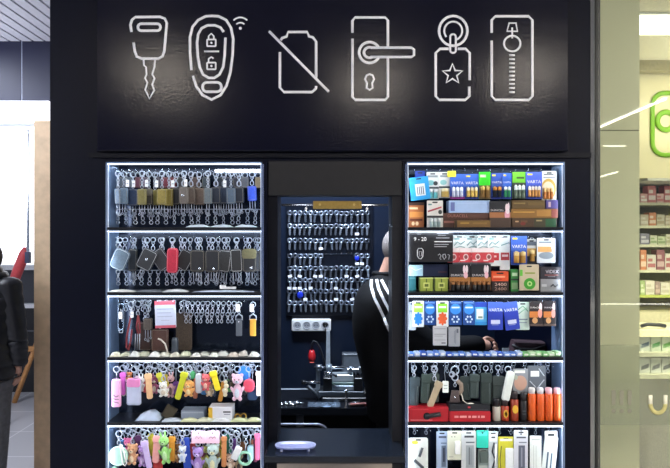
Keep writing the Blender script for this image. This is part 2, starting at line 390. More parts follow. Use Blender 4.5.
ic.line([(99,223),(94,212),(98,202),(106,199),(114,202),(118,212),(113,223),(114,236),(106,241),(98,236)], True, 2); ic.done()
ic = Icon('key_tag_icon', 452, 58, 2.68, 330)
ic.arc((330,83), 38, 40, 0, 360); ic.arc((330,83), 24, 25, -70, 220, 2); ic.rr(322, 337, 92, 142, 7, 2)
ic.line([(374,215),(374,142),(363,131),(342,131)]); ic.line([(318,131),(295,131),(283,142),(283,258),(293,268),(362,268),(373,258),(373,232)])
ic.line([(328 + (28 if i % 2 == 0 else 12)*math.sin(PI*i/5), 199 - (28 if i % 2 == 0 else 12)*math.cos(PI*i/5)) for i in range(10)], True, 2); ic.done()
ic = Icon('zipper_icon', 512, 58, 2.68, 330)
ic.line([(433,88),(433,54),(443,44),(532,44),(542,54),(542,258),(532,268),(443,268),(433,258),(433,109)])
ic.line([(480,62),(498,62),(502,84),(474,84)], True, 1.9); ic.line([(488,74),(488,103)], w=1.8); ic.arc((488,117), 22, 21, 0, 360, 2)
for i in range(10): ic.line([(480,148+i*11),(495,148+i*11)], w=1.9)
ic.done()

CEL = CE - .002
# ---------------------------------------------------------------- corridor lamps above and behind the camera
def downlight(x, y, z, sx, sy, e, label, power):
    t = thing('ceiling_light', label, 'ceiling light', (x, y, z), (0,0,0), 'corridor ceiling lights')
    m = MB(); m.box(-sx/2-.02, sx/2+.02, -sy/2-.02, sy/2+.02, -.01, .0, WHITE); m.build('frame', t)
    m = MB(); m.box(-sx/2, sx/2, -sy/2, sy/2, -.02, -.011, mat('#fff3e2', .5, emit=e)); m.build('diffuser', t)
    return t
for i, (px, py) in enumerate(((165, 74), (372, 82), (524, 74))):
    t = (CEL - H) / ((234 - py) / F); x = (px-335)/F*t; y = 2*ys + D - t - D + D   # mirror path through the sign
    downlight(x, ys - (t - D), CEL, .5, .42, 42, 'square ceiling light of the corridor, %s of the row before the sign' % ORD[i], 0)
downlight(2.75, -1.2, CEL, .3, .3, 60, 'square ceiling light of the corridor close to the glass shopfront', 0)
def strip(p, q, label, e=14, r=.012):
    c = (Vector(p) + Vector(q))/2; m = MB(); m.tube([tuple(Vector(p)-c), tuple(Vector(q)-c)], r, mat('#fff8ee', .5, emit=e), 6)
    tag(m.build('tube_light', loc=c), label, 'tube light')
strip((3.63,-5.28,CE - .015), (3.58,-3.68,CE - .015), 'long corridor tube light mirrored high in the glass shopfront', 22, .014)
strip((4.48,-6.96,CE - .014), (4.84,-6.96,CE - .014), 'short corridor tube light mirrored in the glass shopfront', 12, .013)
strip((6.8,-12.1,CE - .02), (6.65,-10.8,CE - .02), 'far corridor tube light mirrored low in the glass shopfront', 14, .02)
oc = MB(); oc.slab(-1.05, 1.05, 0, .985, 0, .55, mat('#8a8c92', .5), .01, .005); tag(oc.build('shop_counter', loc=(4.2, -5.35, 0)), 'grey shop counter opposite the kiosk, seen only as a reflection', 'counter')
strip((3.2,-4.785,.985), (5.2,-4.785,.985), 'white light strip of the counter opposite, mirrored in the glass', 9, .010)
# ---------------------------------------------------------------- serving hatch: rod, plate, counter
yr = .03
rl = W(281.5, 0, yr).x; rr_ = W(388, 0, yr).x; rz = W(0, 205, yr).z
cr = thing('roller_rail', 'thin steel rail across the top of the serving hatch with a brass plate', 'rail', (0, yr, rz))
m = MB(); m.tube([(rl,0,0), (rr_,0,0)], .005, CHROME, 8); m.build('rod', cr)
m = MB(U(yr)); m.slab(-24, 24.5, -4, 4, -1.8, -.6, mat('#a58a4a', .42, .6, var=.12, scale=90), .8, .3)
for x in (-17, 17): m.disc(x, .3, 1.1, 1.1, -2.2, -1.7, mat('#d8c27a', .3, .8), 10)
for x in (-17, 17): m.box(x-.4, x+.4, -2.4, -2.1, .1, .5, INK)
m.build('brass_plate', cr, ((337-335)*U(yr), 0, 0))
for px in (306, 367):
    m = MB(U(yr)); m.ball((0,0,-3.8), (1.3,1.3,1.5), WHITE); m.tube([(0,0,-.2),(0,0,-3.5)], .3, CHROME); m.build('runner_bead', cr, ((px-335)*U(yr), 0, 0))
zc = 1.0145
ctr = thing('counter', 'black service counter jutting out under the serving hatch', 'counter', (0, 0, 0))
m = MB(); m.slab(W(264.5,0,-.15).x, W(405.5,0,-.15).x, zc-.026, zc, -.15, .165, mat('#121822', .25, var=.15, scale=50), .002, .002); m.build('worktop', ctr)
m = MB(); m.box(W(277,0,-.02).x, W(392,0,-.02).x, -.022, -.001, .1, W(0,463.5,-.02).z, mat('#b5a898', .5, var=.04)); m.build('front_panel', ctr)
m = MB(); m.box(W(266,0,-.02).x, W(404,0,-.02).x, -.02, .0, W(0,464,-.02).z, zc-.026, KB2); m.build('upper_rail', ctr)
# coin tray
yt = -.075; kt = U(yt)
tray = thing('coin_tray', 'oval clear plastic coin tray on little feet on the black counter', 'tray', W(295.5, 454, yt) * 1)
tray.location.z = zc
TR = glass('tray_plastic', '#dfe3f8', .10, .7, rough=.1, haze=.38, hazecol='#c2c8ea')
def oval(rx, ry, z, n=28, e=2.6):
    o = []
    for i in range(n):
        a = 2*PI*i/n; c_, s_ = math.cos(a), math.sin(a)
        o.append((rx*abs(c_)**(2/e)*(1 if c_ > 0 else -1), ry*abs(s_)**(2/e)*(1 if s_ > 0 else -1), z))
    return o
m = MB(kt); rings = [oval(19.5, 8.4, 2.2), oval(20.6, 9.4, 4.4), oval(20.2, 9.0, 4.7), oval(18.4, 7.4, 3.2), oval(17.6, 6.8, 3.0)]
v = [p for r in rings for p in r]; n = 28
f = [tuple(reversed(range(n))), tuple(range(4*n, 5*n))] + [(r*n+i, r*n+(i+1)%n, (r+1)*n+(i+1)%n, (r+1)*n+i) for r in range(4) for i in range(n)]
m.add(v, f, TR, True); m.build('dish', tray)
m = MB(kt)
for y in (-5, -2, 1, 4): m.tube([(-15,y,3.3),(15,y,3.3)], .45, TR, 6)
m.build('grip_rib', tray)
for x in (-13.5, 13.5):
    for y in (-5.5, 5.5):
        m = MB(kt); m.lathe([(1.6,0),(1.3,.4),(.9,2.6)], (x,y,0), TR, 8); m.build('foot', tray)

# ---------------------------------------------------------------- workbench, key machine, outlet, lamp
zt = .90
bench = thing('workbench', 'black workbench along the back wall inside the kiosk', 'workbench', (0, 1.0, .1))
bx = (XL+.06, XR-.06)
m = MB(); m.box(bx[0], bx[1], -.18, .2, zt-.14, zt-.1, mat('#14171e', .25, var=.1)); m.build('worktop', bench)
m = MB(); m.box(bx[0], bx[1], .17, .2, 0, zt-.14, mat('#0b0c10', .5)); m.build('back_board', bench)
for x in (bx[0]+.03, -.2, .35, bx[1]-.03):
    m = MB(); m.box(x-.02, x+.02, -.15, -.11, 0, zt-.14, STEEL); m.build('leg', bench)
m = MB(); zz = W(0, 391.5, 1.2); z2 = W(0, 396, 1.2)
m.box(XL+.07, W(323,0,1.2).x, 1.205, 1.22, zt, zz.z, mat('#c9d2e2', .4)); struct('baseboard_back', m)

yb = KD - .004; kb = U(yb)
ot = thing('socket_strip', 'white four-socket power strip fixed under the key board', 'socket', W(311.5, 324.5, yb))
m = MB(kb); m.slab(-19.5, 19.5, -6, 6, -5, 0, mat('#e6e8ea', .4, var=0), 1.6, .8); m.build('housing', ot)
for i in range(4):
    m = MB(kb); x = -13.8 + 9.2*i
    m.ring((x,-5.1,0), 3.6, .5, mat('#b9bcc2', .4), 'y', 16); m.disc(x, 0, 3.2, 3.2, -5.15, -4.9, mat('#8f949e', .5), 16)
    m.disc(x-1.3, 0, .5, .5, -5.4, -5.1, INK, 8); m.disc(x+1.3, 0, .5, .5, -5.4, -5.1, INK, 8); m.build('socket', ot)
m = MB(kb); m.lathe([(2.6,0),(2.8,2.2),(1.6,4.5)], (0,0,0), BLACKP, 12, 'y')
m.tube([(0,-3,0),(.3,-4,-6),(2.5,-3,-22),(4.5,-3,-45),(3.5,-5,-63)], .55, BLACKP, 6)
o = m.build('power_plug', loc=W(325.3, 324.5, yb - 5.4*kb)); tag(o, 'black plug with cord pushed into the last socket of the white strip', 'plug')

# key cutting machine (photo px local: x right, z up from bench top, y depth)
ym = 1.02; km = U(ym); base = Vector(((340-335)*km, ym, zt))
km_t = thing('key_cutting_machine', 'grey metal key cutting machine with twin black clamps on the workbench', 'machine', base)
GR = mat('#9aa7b4', .35, .5, var=.08); DK = mat('#16181c', .35, var=.1); LG = mat('#c3cdd6', .35, .4, var=.05)
m = MB(km); m.slab(-18, 26, 0, 4, -14, 14, DK, 1, .6); m.slab(-22, 24, 4, 9, -10, 12, mat('#3a4048', .4, .4), 1, .5); m.build('base', km_t)
m = MB(km); m.slab(-8, 13.5, 9.5, 14.5, -9, 4, GR, .5, .4); m.slab(-8, 13.5, 15.3, 17.5, -9, 4, mat('#6f8a88', .4), .3, .3); m.slab(-8, 13.5, 18, 25, -8, 4, LG, .6, .5); mach = m.build('carriage', km_t)
for x in (-12.5, 18):
    m = MB(km); m.slab(x-4.2, x+4.2, 9.3, 22, -9, 3, DK, .8, .6)
    m.tube([(x-2.2,-6,22),(x-2.2,-6,27)], 1.1, CHROME, 8); m.tube([(x+2.2,-6,22),(x+2.2,-6,27)], 1.1, CHROME, 8); m.build('clamp', mach)
m = MB(km); m.tube([(-26,-3,31),(12,-3,31)], 1.5, CHROME, 10); m.tube([(-24,-3,31),(-18,-3,31)], 3.2, STEEL, 12); m.tube([(-14,-4,31),(-8,-4,31)], 3.6, GR, 12); m.build('spindle', km_t)
m = MB(km); m.tube([(-16,-11,29),(-4,-12,25)], .9, CHROME, 8); m.ball((-4,-12,25), 1.4, DK); m.build('lever', mach)
m = MB(km); m.tube([(-36,-6,17),(-20,-6,17)], 1.5, CHROME, 10); m.tube([(-38,-6,17),(-34,-6,17)], 2.4, DK, 10); m.build('handle', km_t)
m = MB(km); m.tube([(-32,-8,14),(-20,-8,3),(-18,-8,8)], 2.0, mat('#3f454d', .4, .5), 8); m.build('brush_arm', km_t)
m = MB(km); m.slab(-24, -20, 4, 32, -2, 5, GR, 1, .4); m.build('side_post', km_t)
m = MB(km); m.slab(2, 26, 21, 43, 4, 15, mat('#4a5058', .4, .2), 1, .6); m.slab(4, 24, 24, 40, 3.6, 4.2, mat('#5b626b', .4), .5, 0); m.build('motor_cover', km_t)
m = MB(km); m.slab(7, 25, 29, 31, -8, 2, CHROME, .5, .3); m.slab(9, 12, 29, 33, -9, -6, STEEL, .3, .2); m.slab(18, 22, 27, 33, -9, -6, STEEL, .3, .2); m.build('tool_slide', km_t)
m = MB(km); m.slab(4.5, 7, -.2, 12, -15, -13, CHROME, .4, .3); m.build('front_lever', km_t)
m = MB(km); m.prism([(24,6),(32,10),(29,16),(25,14)], -8, 2, mat('#c9c3c0', .6)); m.build('guard', km_t)
# lamp: steel mast, black gooseneck, red head
yl = 1.15; kl = U(yl)
lp = thing('work_lamp', 'gooseneck work lamp with red head on a pale steel mast', 'lamp', Vector((W(330,0,yl).x, yl, zt)))
zm = (W(0,331,yl).z - zt)/kl
m = MB(kl); m.slab(-5, 3, 0, 1.5, -4, 4, STEEL, .5, .3); m.prism([(-4.5,1.5),(.5,1.5),(0,zm),(-3.6,zm)], -1, 1.4, mat('#aeb9c4', .35, .3)); mast = m.build('mast', lp)
h = lambda px, py: ((px-330), (W(0,py,yl).z - zt)/kl)
pts = [h(326,368), h(323,356), h(320,347), h(316.5,341.5), h(313.5,340.5), h(312,344), h(312,350)]
m = MB(kl); m.tube([(p[0],-3,p[1]) for p in pts], 1.0, mat('#24262c', .35), 8); m.tube([(pts[0][0],-3,pts[0][1]),(-2,0,pts[0][1]-3)], 1.0, BLACKP, 8); m.build('gooseneck', mast)
p = h(312,355); m = MB(kl); m.lathe([(2.2,5.5),(3.0,3),(3.9,0),(3.4,-3.5),(2.6,-6)], (p[0],-3,p[1]), mat('#c2242c', .4, var=.08), 14)
m.lathe([(2.5,-6),(2.2,-6.6)], (p[0],-3,p[1]), mat('#ff7a70', .4, emit=1.2), 12); m.build('lamp_head', lp)
# small things on the bench
def bunch(px, py, label, seed):
    random.seed(seed); y = .90; k = U(y); m = MB(k)
    for i in range(5):
        x = random.uniform(-9, 9); a = random.uniform(-.6, .6)
        m.ring((x,random.uniform(-5,5),1.2), 2.6, .7, CHROME, 'z', 10, 6); m.tube([(x,0,1),(x+7*math.cos(a),7*math.sin(a),.9)], .8, STEEL, 6)
    m.ring((0,-1,1.6), 4, .6, CHROME, 'z', 14)
    tag(m.build('key_bunch', loc=(W(px,py,y).x, y, zt)), label, 'keys')
bunch(291, 400, 'bunch of steel keys lying at the open end of the workbench', 3)
random.seed(11); m = MB(U(.88)); vsx = []
for i in range(9):
    for j in range(5): vsx.append((-16 + 4*i + random.uniform(-.8,.8), -8 + 4*j + random.uniform(-.6,.6), .4 + random.uniform(0, 2.2)*(1 if 0 < i < 8 and 0 < j < 4 else .1)))
fs = [(i*5+j, i*5+j+1, (i+1)*5+j+1, (i+1)*5+j) for i in range(8) for j in range(4)]
m.add(vsx + [(a,b,c-.35) for a,b,c in vsx], fs + [tuple(45+q for q in reversed(t)) for t in fs], mat('#7d8fa4', .25, .6), False)
tag(m.build('foil_sheet', loc=(W(324,0,.88).x, .88, zt)), 'crumpled silver foil sheet lying before the key cutting machine', 'foil')
m = MB(U(.88))
m.slab(-9, 7, 0, 2.6, -3, 3, mat('#33262a', .3), 1, .6); m.tube([(-7,-3.4,2.8),(8,-3.4,3.6)], 1.0, mat('#c98a86', .3), 8); m.tube([(-6,-1,3.2),(3,0,4.2)], 1.1, CHROME, 8); m.ball((8.5,-2,2.2), (2.2,2.2,2.0), mat('#7a2a2a', .3))
tag(m.build('pliers', loc=(W(357,0,.86).x, .86, zt)), 'small dark pliers with pinkish handles beside the machine', 'pliers')

# office chair behind the counter
chx = W(297, 0, .45).x; zt2 = W(0, 422.5, .45).z
ch = thing('work_chair', 'black padded chair with a grey tube back frame behind the counter', 'chair', (chx-.05, .45, .1))
kx = .155; zt3 = zt2 - .1
m = MB(); m.tube([(p[0], 0, p[1]) for p in rrect(-.18, W(327.5,0,.45).x - (chx-.05), zt3-.27, zt3-.01, .05, 5)], .0075, mat('#7d8394', .35, .5), 8, True); m.build('back_frame', ch)
m = MB(); m.slab(-.165, W(327.5,0,.45).x - (chx-.05) - .015, zt3-.255, zt3-.025, -.012, .012, mat('#0d0e12', .6), .04, .008); m.build('backrest', ch)
m = MB(); m.slab(-.19, .16, .42, .47, -.36, -.02, mat('#0d0e12', .6), .03, .015); m.build('seat', ch)
m = MB(); m.tube([(-.05,0,.45),(-.05,.0,zt3-.26)], .012, STEEL, 8); m.build('back_post', ch)
for x in (-.17, .14):
    for y in (-.34, -.03):
        m = MB(); m.tube([(x,y,0),(x,y,.42)], .011, STEEL, 8); m.build('leg', ch)

# ---------------------------------------------------------------- key board with rows of key blanks
ykb = KD - .02; kk = U(ykb)
kx0, kz1 = 286, 206
kbd = thing('key_board', 'dark wall board of silver key blanks behind the serving hatch', 'key board', W(329.5, 315, ykb + .018))
m = MB(kk); m.slab(-43.5, 43.5, -.5, 112, -2, 0, mat('#0a101c', .3, var=.1), .5, .3); m.build('board', kbd)
rowpy = [211.5, 224.5, 239.0, 254.0, 266.5, 278.5, 289.5, 301.0]; ROWN = ORD[:8]
def bkey(kind):
    m = MB(kk); r = 2.0
    mt = (mat('#b4bed0', .28, .8, var=0), mat('#98a4b8', .3, .85, var=0), mat('#868d9b', .3, .85, var=0))[kind % 3]
    if kind % 2: m.ring((0,0,-2.2), 1.6, .9, mt, 'y', 10, 6, 1.15)
    else: m.tube([(-1.6,0,-1.2),(1.6,0,-1.2),(1.9,0,-3.6),(0,0,-4.4),(-1.9,0,-3.6)], .85, mt, 6, True)
    m.prism([(-.95,-4),(-1,-9.6),(-.2,-10.8),(.85,-9.8),(.55,-8.8),(1,-8.0),(.6,-7.2),(1,-6.2),(.95,-4)][::1], -.35, .35, mt)
    return m
protos = []
nk = 0
random.seed(5)
for r, py in enumerate(rowpy):
    m = MB(kk); m.slab(-41, 41, -.4, .4, -2.6, -1.9, mat('#39424f', .4, .5), .1)
    for c in range(16): m.tube([(-39.6+5.15*c,-2.2,0),(-39.6+5.15*c,-6,0),(-39.6+5.15*c,-6.6,.9)], .3, CHROME, 5)
    m.build('peg_rail', kbd, Vector((0, 0, W(0, py, ykb).z - kbd.location.z)))
    for c in range(16):
        if r == 3 and 7 <= c <= 12: continue
        px = 329.5 - 39.6 + 5.15*c
        loc = W(px, py, ykb) + Vector((0, -4.6*kk + .018 - .001*((c+r) % 2), .9*kk)); rot = (random.uniform(-.05,.05), random.uniform(-.12,.12), random.uniform(-.35,.35))
        lab = 'silver key blank, %s row down, %s peg across the wall board' % (ROWN[r], ORD[c])
        kd = random.randrange(6)
        while len(protos) <= kd: protos.append(None)
        if protos[kd] is None:
            o = bkey(kd).build('key_blank', loc=loc); protos[kd] = o
        else:
            o = protos[kd].copy(); C.objects.link(o); o.location = loc
        o.scale = (1.1, 1, 1.12); o.rotation_euler = rot; tag(o, lab, 'key', 'key blanks on the wall board')
# white price tags among the keys
m = MB(kk); m.slab(-2, 2, -2.6, 0, -.3, .3, mat('#f4f6ff', .5, var=0), .3); tg = m.build('price_tag'); first = True
nm = {}
for r, c in ((1,13),(3,13),(3,14),(4,0),(4,2),(4,5),(4,6),(4,11),(4,13),(5,0),(5,1),(5,2),(5,4),(5,9),(6,3),(6,9),(2,6),(6,12)):
    loc = W(329.5-39.6+5.15*c, rowpy[r], ykb) + Vector((0, -6.5*kk+.018, -8.2*kk))
    o = tg if first else tg.copy()
    if not first: C.objects.link(o)
    first = False; o.location = loc; o.rotation_euler = (0, random.uniform(-.3,.3), 0)
    tag(o, 'tiny white paper tag under the %s key of the %s row on the board' % (ORD[c], ROWN[r]), 'tag', 'paper tags on the key board')
for r, c, rr, lab in ((6,2,3.2,'big royal blue key fob hanging low on the key board'), (3,13,2.4,'small blue key fob near the right edge of the key board')):
    m = MB(kk); m.ball((0,0,-2.2-rr), (rr,.9,rr*1.15), mat('#2038c8', .35)); m.ring((0,0,-.9), 1.25, .3, CHROME)
    tag(m.build('key_fob', loc=W(329.5-39.6+5.15*c, rowpy[r], ykb) + Vector((0,-6.0*kk+.018,.3*kk))), lab, 'key fob')
# ---------------------------------------------------------------- people
def skin_obj(name, pts, edges, radii, m, parent=None, sub=2, extra=None):
    me = bpy.data.meshes.new(name); me.from_pydata([tuple(p) for p in pts], edges, [])
    o = bpy.data.objects.new(name, me); C.objects.link(o)
    sk = o.modifiers.new('skin', 'SKIN'); sk.use_smooth_shade = True
    for v, r in zip(me.skin_vertices[0].data, radii):
        v.radius = r if isinstance(r, tuple) else (r, r)
    me.skin_vertices[0].data[0].use_root = True
    ss = o.modifiers.new('sub', 'SUBSURF'); ss.levels = ss.render_levels = sub
    dg = bpy.context.evaluated_depsgraph_get(); dg.update()
    nm = bpy.data.meshes.new_from_object(o.evaluated_get(dg)); bpy.data.objects.remove(o)
    nm.materials.clear(); nm.materials.append(m)
    if extra:
        bm = bmesh.new(); bm.from_mesh(nm); n0 = len(bm.faces)
        for em in extra: bm.from_mesh(em)
        bm.to_mesh(nm); bm.free()
    for p in nm.polygons: p.use_smooth = True
    ob = bpy.data.objects.new(name, nm); C.objects.link(ob)
    if parent: ob.parent = parent
    return ob
def chain(pts, radii): return list(pts), [(i, i+1) for i in range(len(pts)-1)], list(radii)
def finger_mesh(pts, radii):
    o = skin_obj('finger', *chain(pts, radii), SKIN, sub=1); me = o.data; bpy.data.objects.remove(o); return me
SKIN = mat('#c99a86', .5, var=.06, scale=30)
HAIR = mat('#8f8684', .8, var=.25, scale=200, bump=.3)

def hand_fingers(wrist, fwd, side, nrm, curl):
    """four fingers and a thumb: fwd along the palm, side towards the thumb, nrm out of the palm (curl direction)"""
    out = []; wrist, fwd, side, nrm = (Vector(q) for q in (wrist, fwd, side, nrm))
    for i, (s, L) in enumerate(((.030,.072), (.010,.080), (-.010,.074), (-.029,.058))):
        b = wrist + fwd*.072 + side*s; a = 0; p = [b]; q = b
        for seg in (.45, .32, .23):
            a += curl; q = q + (fwd*math.cos(a) + nrm*math.sin(a))*L*seg; p.append(q)
        out.append(finger_mesh(p, [.0095, .009, .0082, .007]))
    b = wrist + fwd*.022 + side*.030; d1 = (fwd*.62 + side*.62 + nrm*.35).normalized(); d2 = (fwd*.9 + side*.1 + nrm*.5).normalized()
    out.append(finger_mesh([b, b + d1*.038, b + d1*.038 + d2*.03, b + d1*.038 + d2*.052], [.013, .0105, .0095, .008]))
    return out

# --- seller at the machine, seen from behind his right shoulder, facing into the right side of the kiosk
P = lambda px, py, y: W(px, py, y)
ypc = .58
hips = Vector((.335, ypc, 1.02)); neck = P(385, 282, ypc); chest = P(374, 316, ypc); waist = P(388, 362, ypc)
head = P(403.5, 252, ypc); shR = P(386, 306, ypc-.14); shL = P(392, 306, ypc+.14)
elR = P(436, 350, ypc-.19); elL = P(425, 350, ypc+.12); wrR = P(480, 344, ypc-.14); wrL = P(454, 351, ypc-.02)
seller = thing('person', 'man in a black jacket with three white sleeve stripes behind the hatch', 'person', (.235, ypc, .1))
def rel(v, o=Vector((.235, ypc, .1))): return Vector(v) - o
pts = [hips, waist, chest, neck, head + Vector((-.045,0,-.055)), head + Vector((0,0,.015)),
       shR, elR, wrR, shL, elL, wrL,
       hips + Vector((.0,-.10,-.10)), Vector((.31, ypc-.11, .58)), Vector((.26, ypc-.11, .19)), hips + Vector((0,.10,-.10)), Vector((.29, ypc+.11, .58)), Vector((.24, ypc+.11, .19))]
palmR = wrR + Vector((.06, .0, -.005)); palmL = wrL + Vector((.06, -.005, -.012))
pts += [palmR, palmL, Vector((.36, ypc-.11, .135)), Vector((.34, ypc+.11, .135))]
edges = [(0,1),(1,2),(2,3),(3,4),(4,5),(2,6),(6,7),(7,8),(2,9),(9,10),(10,11),(0,12),(12,13),(13,14),(0,15),(15,16),(16,17),(8,18),(11,19),(14,20),(17,21)]
radii = [(.07,.08),(.07,.08),(.08,.10),.052,.066,.088,.045,.038,.028,.045,.038,.028,.058,.05,.04,.058,.05,.04,(.044,.024),(.044,.024),.035,.035]
fx = hand_fingers(rel(wrR)+Vector((.0,0,-.002)), (.97,0,-.22), (0,.55,.8), (-.1,.75,-.62), .75) + hand_fingers(rel(wrL), (.98,-.1,-.15), (0,-.9,.3), (0,-.2,-.95), .28)
hd = rel(head)
m = MB()
m.ball(tuple(hd + Vector((.005,0,.022))), (.104,.080,.112), SKIN, 20, 14, ry=.25)        # skull and face
m.ball(tuple(hd + Vector((.055,0,-.045))), (.060,.058,.070), SKIN, 16, 10, ry=.25)       # jaw
m.ball(tuple(hd + Vector((.118,0,-.02))), (.020,.013,.022), SKIN, 10, 8)                 # nose
for s in (-1, 1): m.ball(tuple(hd + Vector((.012,.083*s,-.012))), (.022,.009,.032), SKIN, 10, 8)
o = m.build('head'); fx.append(o.data); bpy.data.objects.remove(o)
body = skin_obj('body', [rel(p) for p in pts], edges, radii, SKIN, seller, 2, fx)
for s in (-1, 1):
    m = MB(); m.ball(tuple(hd + Vector((.098,.034*s,.008))), (.012,.014,.009), mat('#e9e4e0', .3), 10, 6); m.ball(tuple(hd + Vector((.107,.034*s,.007))), (.005,.006,.006), INK, 8, 6); m.build('eye', body)
m = MB(); m.ball(tuple(hd + Vector((.108,0,-.058))), (.008,.024,.007), mat('#a8655c', .5), 10, 6); m.build('mouth', seller)
m = MB(); m.ball(tuple(hd + Vector((-.006,0,.03))), (.106,.083,.110), HAIR, 20, 14, ry=.15)
o = m.build('cropped_hair', seller)
JK = mat('#06070c', .8, var=.15, bump=.1, scale=70, spec=.25)
def grow(idx, dr):
    return [((r[0]+dr, r[1]+dr) if isinstance(r, tuple) else r+dr) for r in (radii[i] for i in idx)]
def loft(rows, mtl, n=28):
    m = MB(); vs_, fs_ = [], []
    for py, l, wd, hy in rows:
        c = rel(P(l + wd/2, py, ypc)); rx = wd/2*U(ypc)
        for i in range(n):
            a = 2*PI*i/n; ca, sa = math.cos(a), math.sin(a)
            vs_.append(c + Vector((rx*abs(ca)**.85*(1 if ca > 0 else -1), hy*abs(sa)**.85*(1 if sa > 0 else -1), .004*math.sin(3*a + py*.3))))
    for r in range(len(rows)-1):
        for i in range(n): j = (i+1) % n; fs_.append((r*n+i, (r+1)*n+i, (r+1)*n+j, r*n+j))
    fs_ += [tuple(range(n)), tuple(reversed(range((len(rows)-1)*n, len(rows)*n)))]; m.add(vs_, fs_, mtl, True); return m
jk = loft([(272,374,23,.066),(276,372,27,.075),(280,368,32,.11),(285,362.5,39,.155),(292,357.5,47,.19),(302,354,54,.205),(318,352,58,.205),(335,353,57,.195),(352,356.5,54,.18),(370,361,50,.172),(390,365,48,.172),(414,367,47,.178)], JK).build('jacket', seller)
q = lambda i: rel(pts[i]); slv = []
for a_, b_, c_ in ((6,7,8),(9,10,11)):
    s0 = q(a_) + Vector((-.005, .025 if a_ == 9 else -.025, -.01)); e1 = q(c_) + Vector((.028,0,0))
    slv.append(skin_obj('sleeve', [s0, s0.lerp(q(b_), .5) + Vector((-.01,0,-.01)), q(b_), e1], [(0,1),(1,2),(2,3)], [.115,.088,.068,.050], JK, seller, 2))
m = MB(); m.ring(tuple(rel(P(385.5, 273.5, ypc))), .062, .012, JK, 'z', 18, 8); m.build('collar', jk)
ti = [0,12,13,14,15,16,17]; tp = [rel(pts[i]) for i in ti] + [rel(pts[0]) + Vector((0,0,.1))]
skin_obj('trousers', tp, [(0,1),(1,2),(2,3),(0,4),(4,5),(5,6),(0,7)], [(.135,.175),.12,.09,.075,.12,.09,.075,(.12,.16)], mat('#0d0e12', .7, var=.2), seller, 2)
for s in (-1, 1):
    m = MB(); yy = .11*s; x0 = (.025 if s < 0 else .005)
    m.ball((x0+.055, yy, .042), (.13,.048,.04), mat('#1b1c20', .5), 14, 8); m.slab(x0-.07, x0+.18, .0, .02, yy-.046, yy+.046, mat('#d9d9d9', .5), .03); m.build('shoe', seller)
# stripes laid on the sleeve cloth
bvv, bvf = [], []
for o in [jk] + slv:
    n0 = len(bvv); bvv += [v.co.copy() for v in o.data.vertices]; bvf += [tuple(n0 + i for i in p.vertices) for p in o.data.polygons]
bv = BVHTree.FromPolygons(bvv, bvf)
def stripe(px):
    L, R = [], []; o0 = rel(Vector((0,-D,H)))
    n = 26
    for i in range(n+1):
        t = i/n*(len(px)-1); a = min(int(t), len(px)-2); u = t-a
        cx = px[a][0]*(1-u)+px[a+1][0]*u; cy = px[a][1]*(1-u)+px[a+1][1]*u
        dx, dy = px[a+1][0]-px[a][0], px[a+1][1]-px[a][1]; l = math.hypot(dx, dy); nx, ny = -dy/l*1.35, dx/l*1.35
        for lst, s in ((L,-1),(R,1)):
            d = (W(cx+nx*s, cy+ny*s, .5) - Vector((0,-D,H))).normalized(); h = bv.ray_cast(o0, d)
            lst.append(None if h[0] is None else h[0] + h[1]*.0025)
    vs_, fs_ = [], []
    for a, b in zip(L, R):
        if a is None or b is None or (vs_ and (a - vs_[-2]).length > .04): continue
        vs_ += [a, b]
    fs_ = [(2*i, 2*i+1, 2*i+3, 2*i+2) for i in range(len(vs_)//2-1)]
    if fs_:
        m = MB(); q = [v - Vector((0,-.0012,0)) for v in vs_]; n_ = len(vs_)
        m.add(vs_ + [v + Vector((0,.003,0)) for v in vs_], fs_ + [tuple(n_+k for k in reversed(f)) for f in fs_], mat('#e9ecf2', .6, var=0)); m.build('sleeve_stripe', jk)
stripe([(371.7,279.7),(371.4,286.7),(374.4,297.8),(380,309),(388.3,327),(392,336)]); stripe([(376.7,279.7),(378.6,289),(384,300.5),(389,310),(394,321)]); stripe([(381.4,280),(385.5,288),(389,293.6),(394,302)])

# --- shopper in a puffer jacket, half inside the frame, back to the camera
xs, ysn = W(-15, 0, 1.62).x, 1.62
sh = thing('person', 'person in a dark hooded puffer jacket and grey trousers seen from behind', 'person', (xs, ysn, 0))
Zp = lambda py: H - (py-234)*U(ysn)
zsh = Zp(283)
bp = [(0,0,.92),(0,0,1.12),(0,0,zsh-.12),(0,0,zsh+.03),(0,.01,zsh+.11),(0,.02,zsh+.2),
      (.175,0,zsh-.035),(.21,.01,1.12),(.20,.05,Zp(368)),(-.175,0,zsh-.035),(-.21,.01,1.12),(-.20,.05,Zp(368)),
      (.085,0,.82),(.09,.0,.48),(.085,-.02,.09),(-.085,0,.82),(-.09,0,.48),(-.085,-.02,.09),(.085,.12,.05),(-.085,.12,.05),(.198,.055,Zp(376)),(-.198,.055,Zp(376))]
be = [(0,1),(1,2),(2,3),(3,4),(4,5),(2,6),(6,7),(7,8),(2,9),(9,10),(10,11),(0,12),(12,13),(13,14),(0,15),(15,16),(16,17),(14,18),(17,19),(8,20),(11,21)]
br_ = [(.15,.11),(.14,.11),(.15,.11),.055,.075,.09,.06,.042,.028,.06,.042,.028,.085,.06,.042,.085,.06,.042,.035,.035,(.02,.036),(.02,.036)]
fx = hand_fingers((.2,.055,Zp(369)), (0,.05,-1), (0,1,0), (-1,0,0), .3) + hand_fingers((-.2,.055,Zp(369)), (0,.05,-1), (0,1,0), (1,0,0), .3)
skin_obj('body', bp, be, br_, SKIN, sh, 2, fx)
PJ = mat('#14161e', .45, var=.2, bump=.25, scale=18)
zb = Zp(377)
m = MB(); prof = []          # quilted trunk: rings with baffles
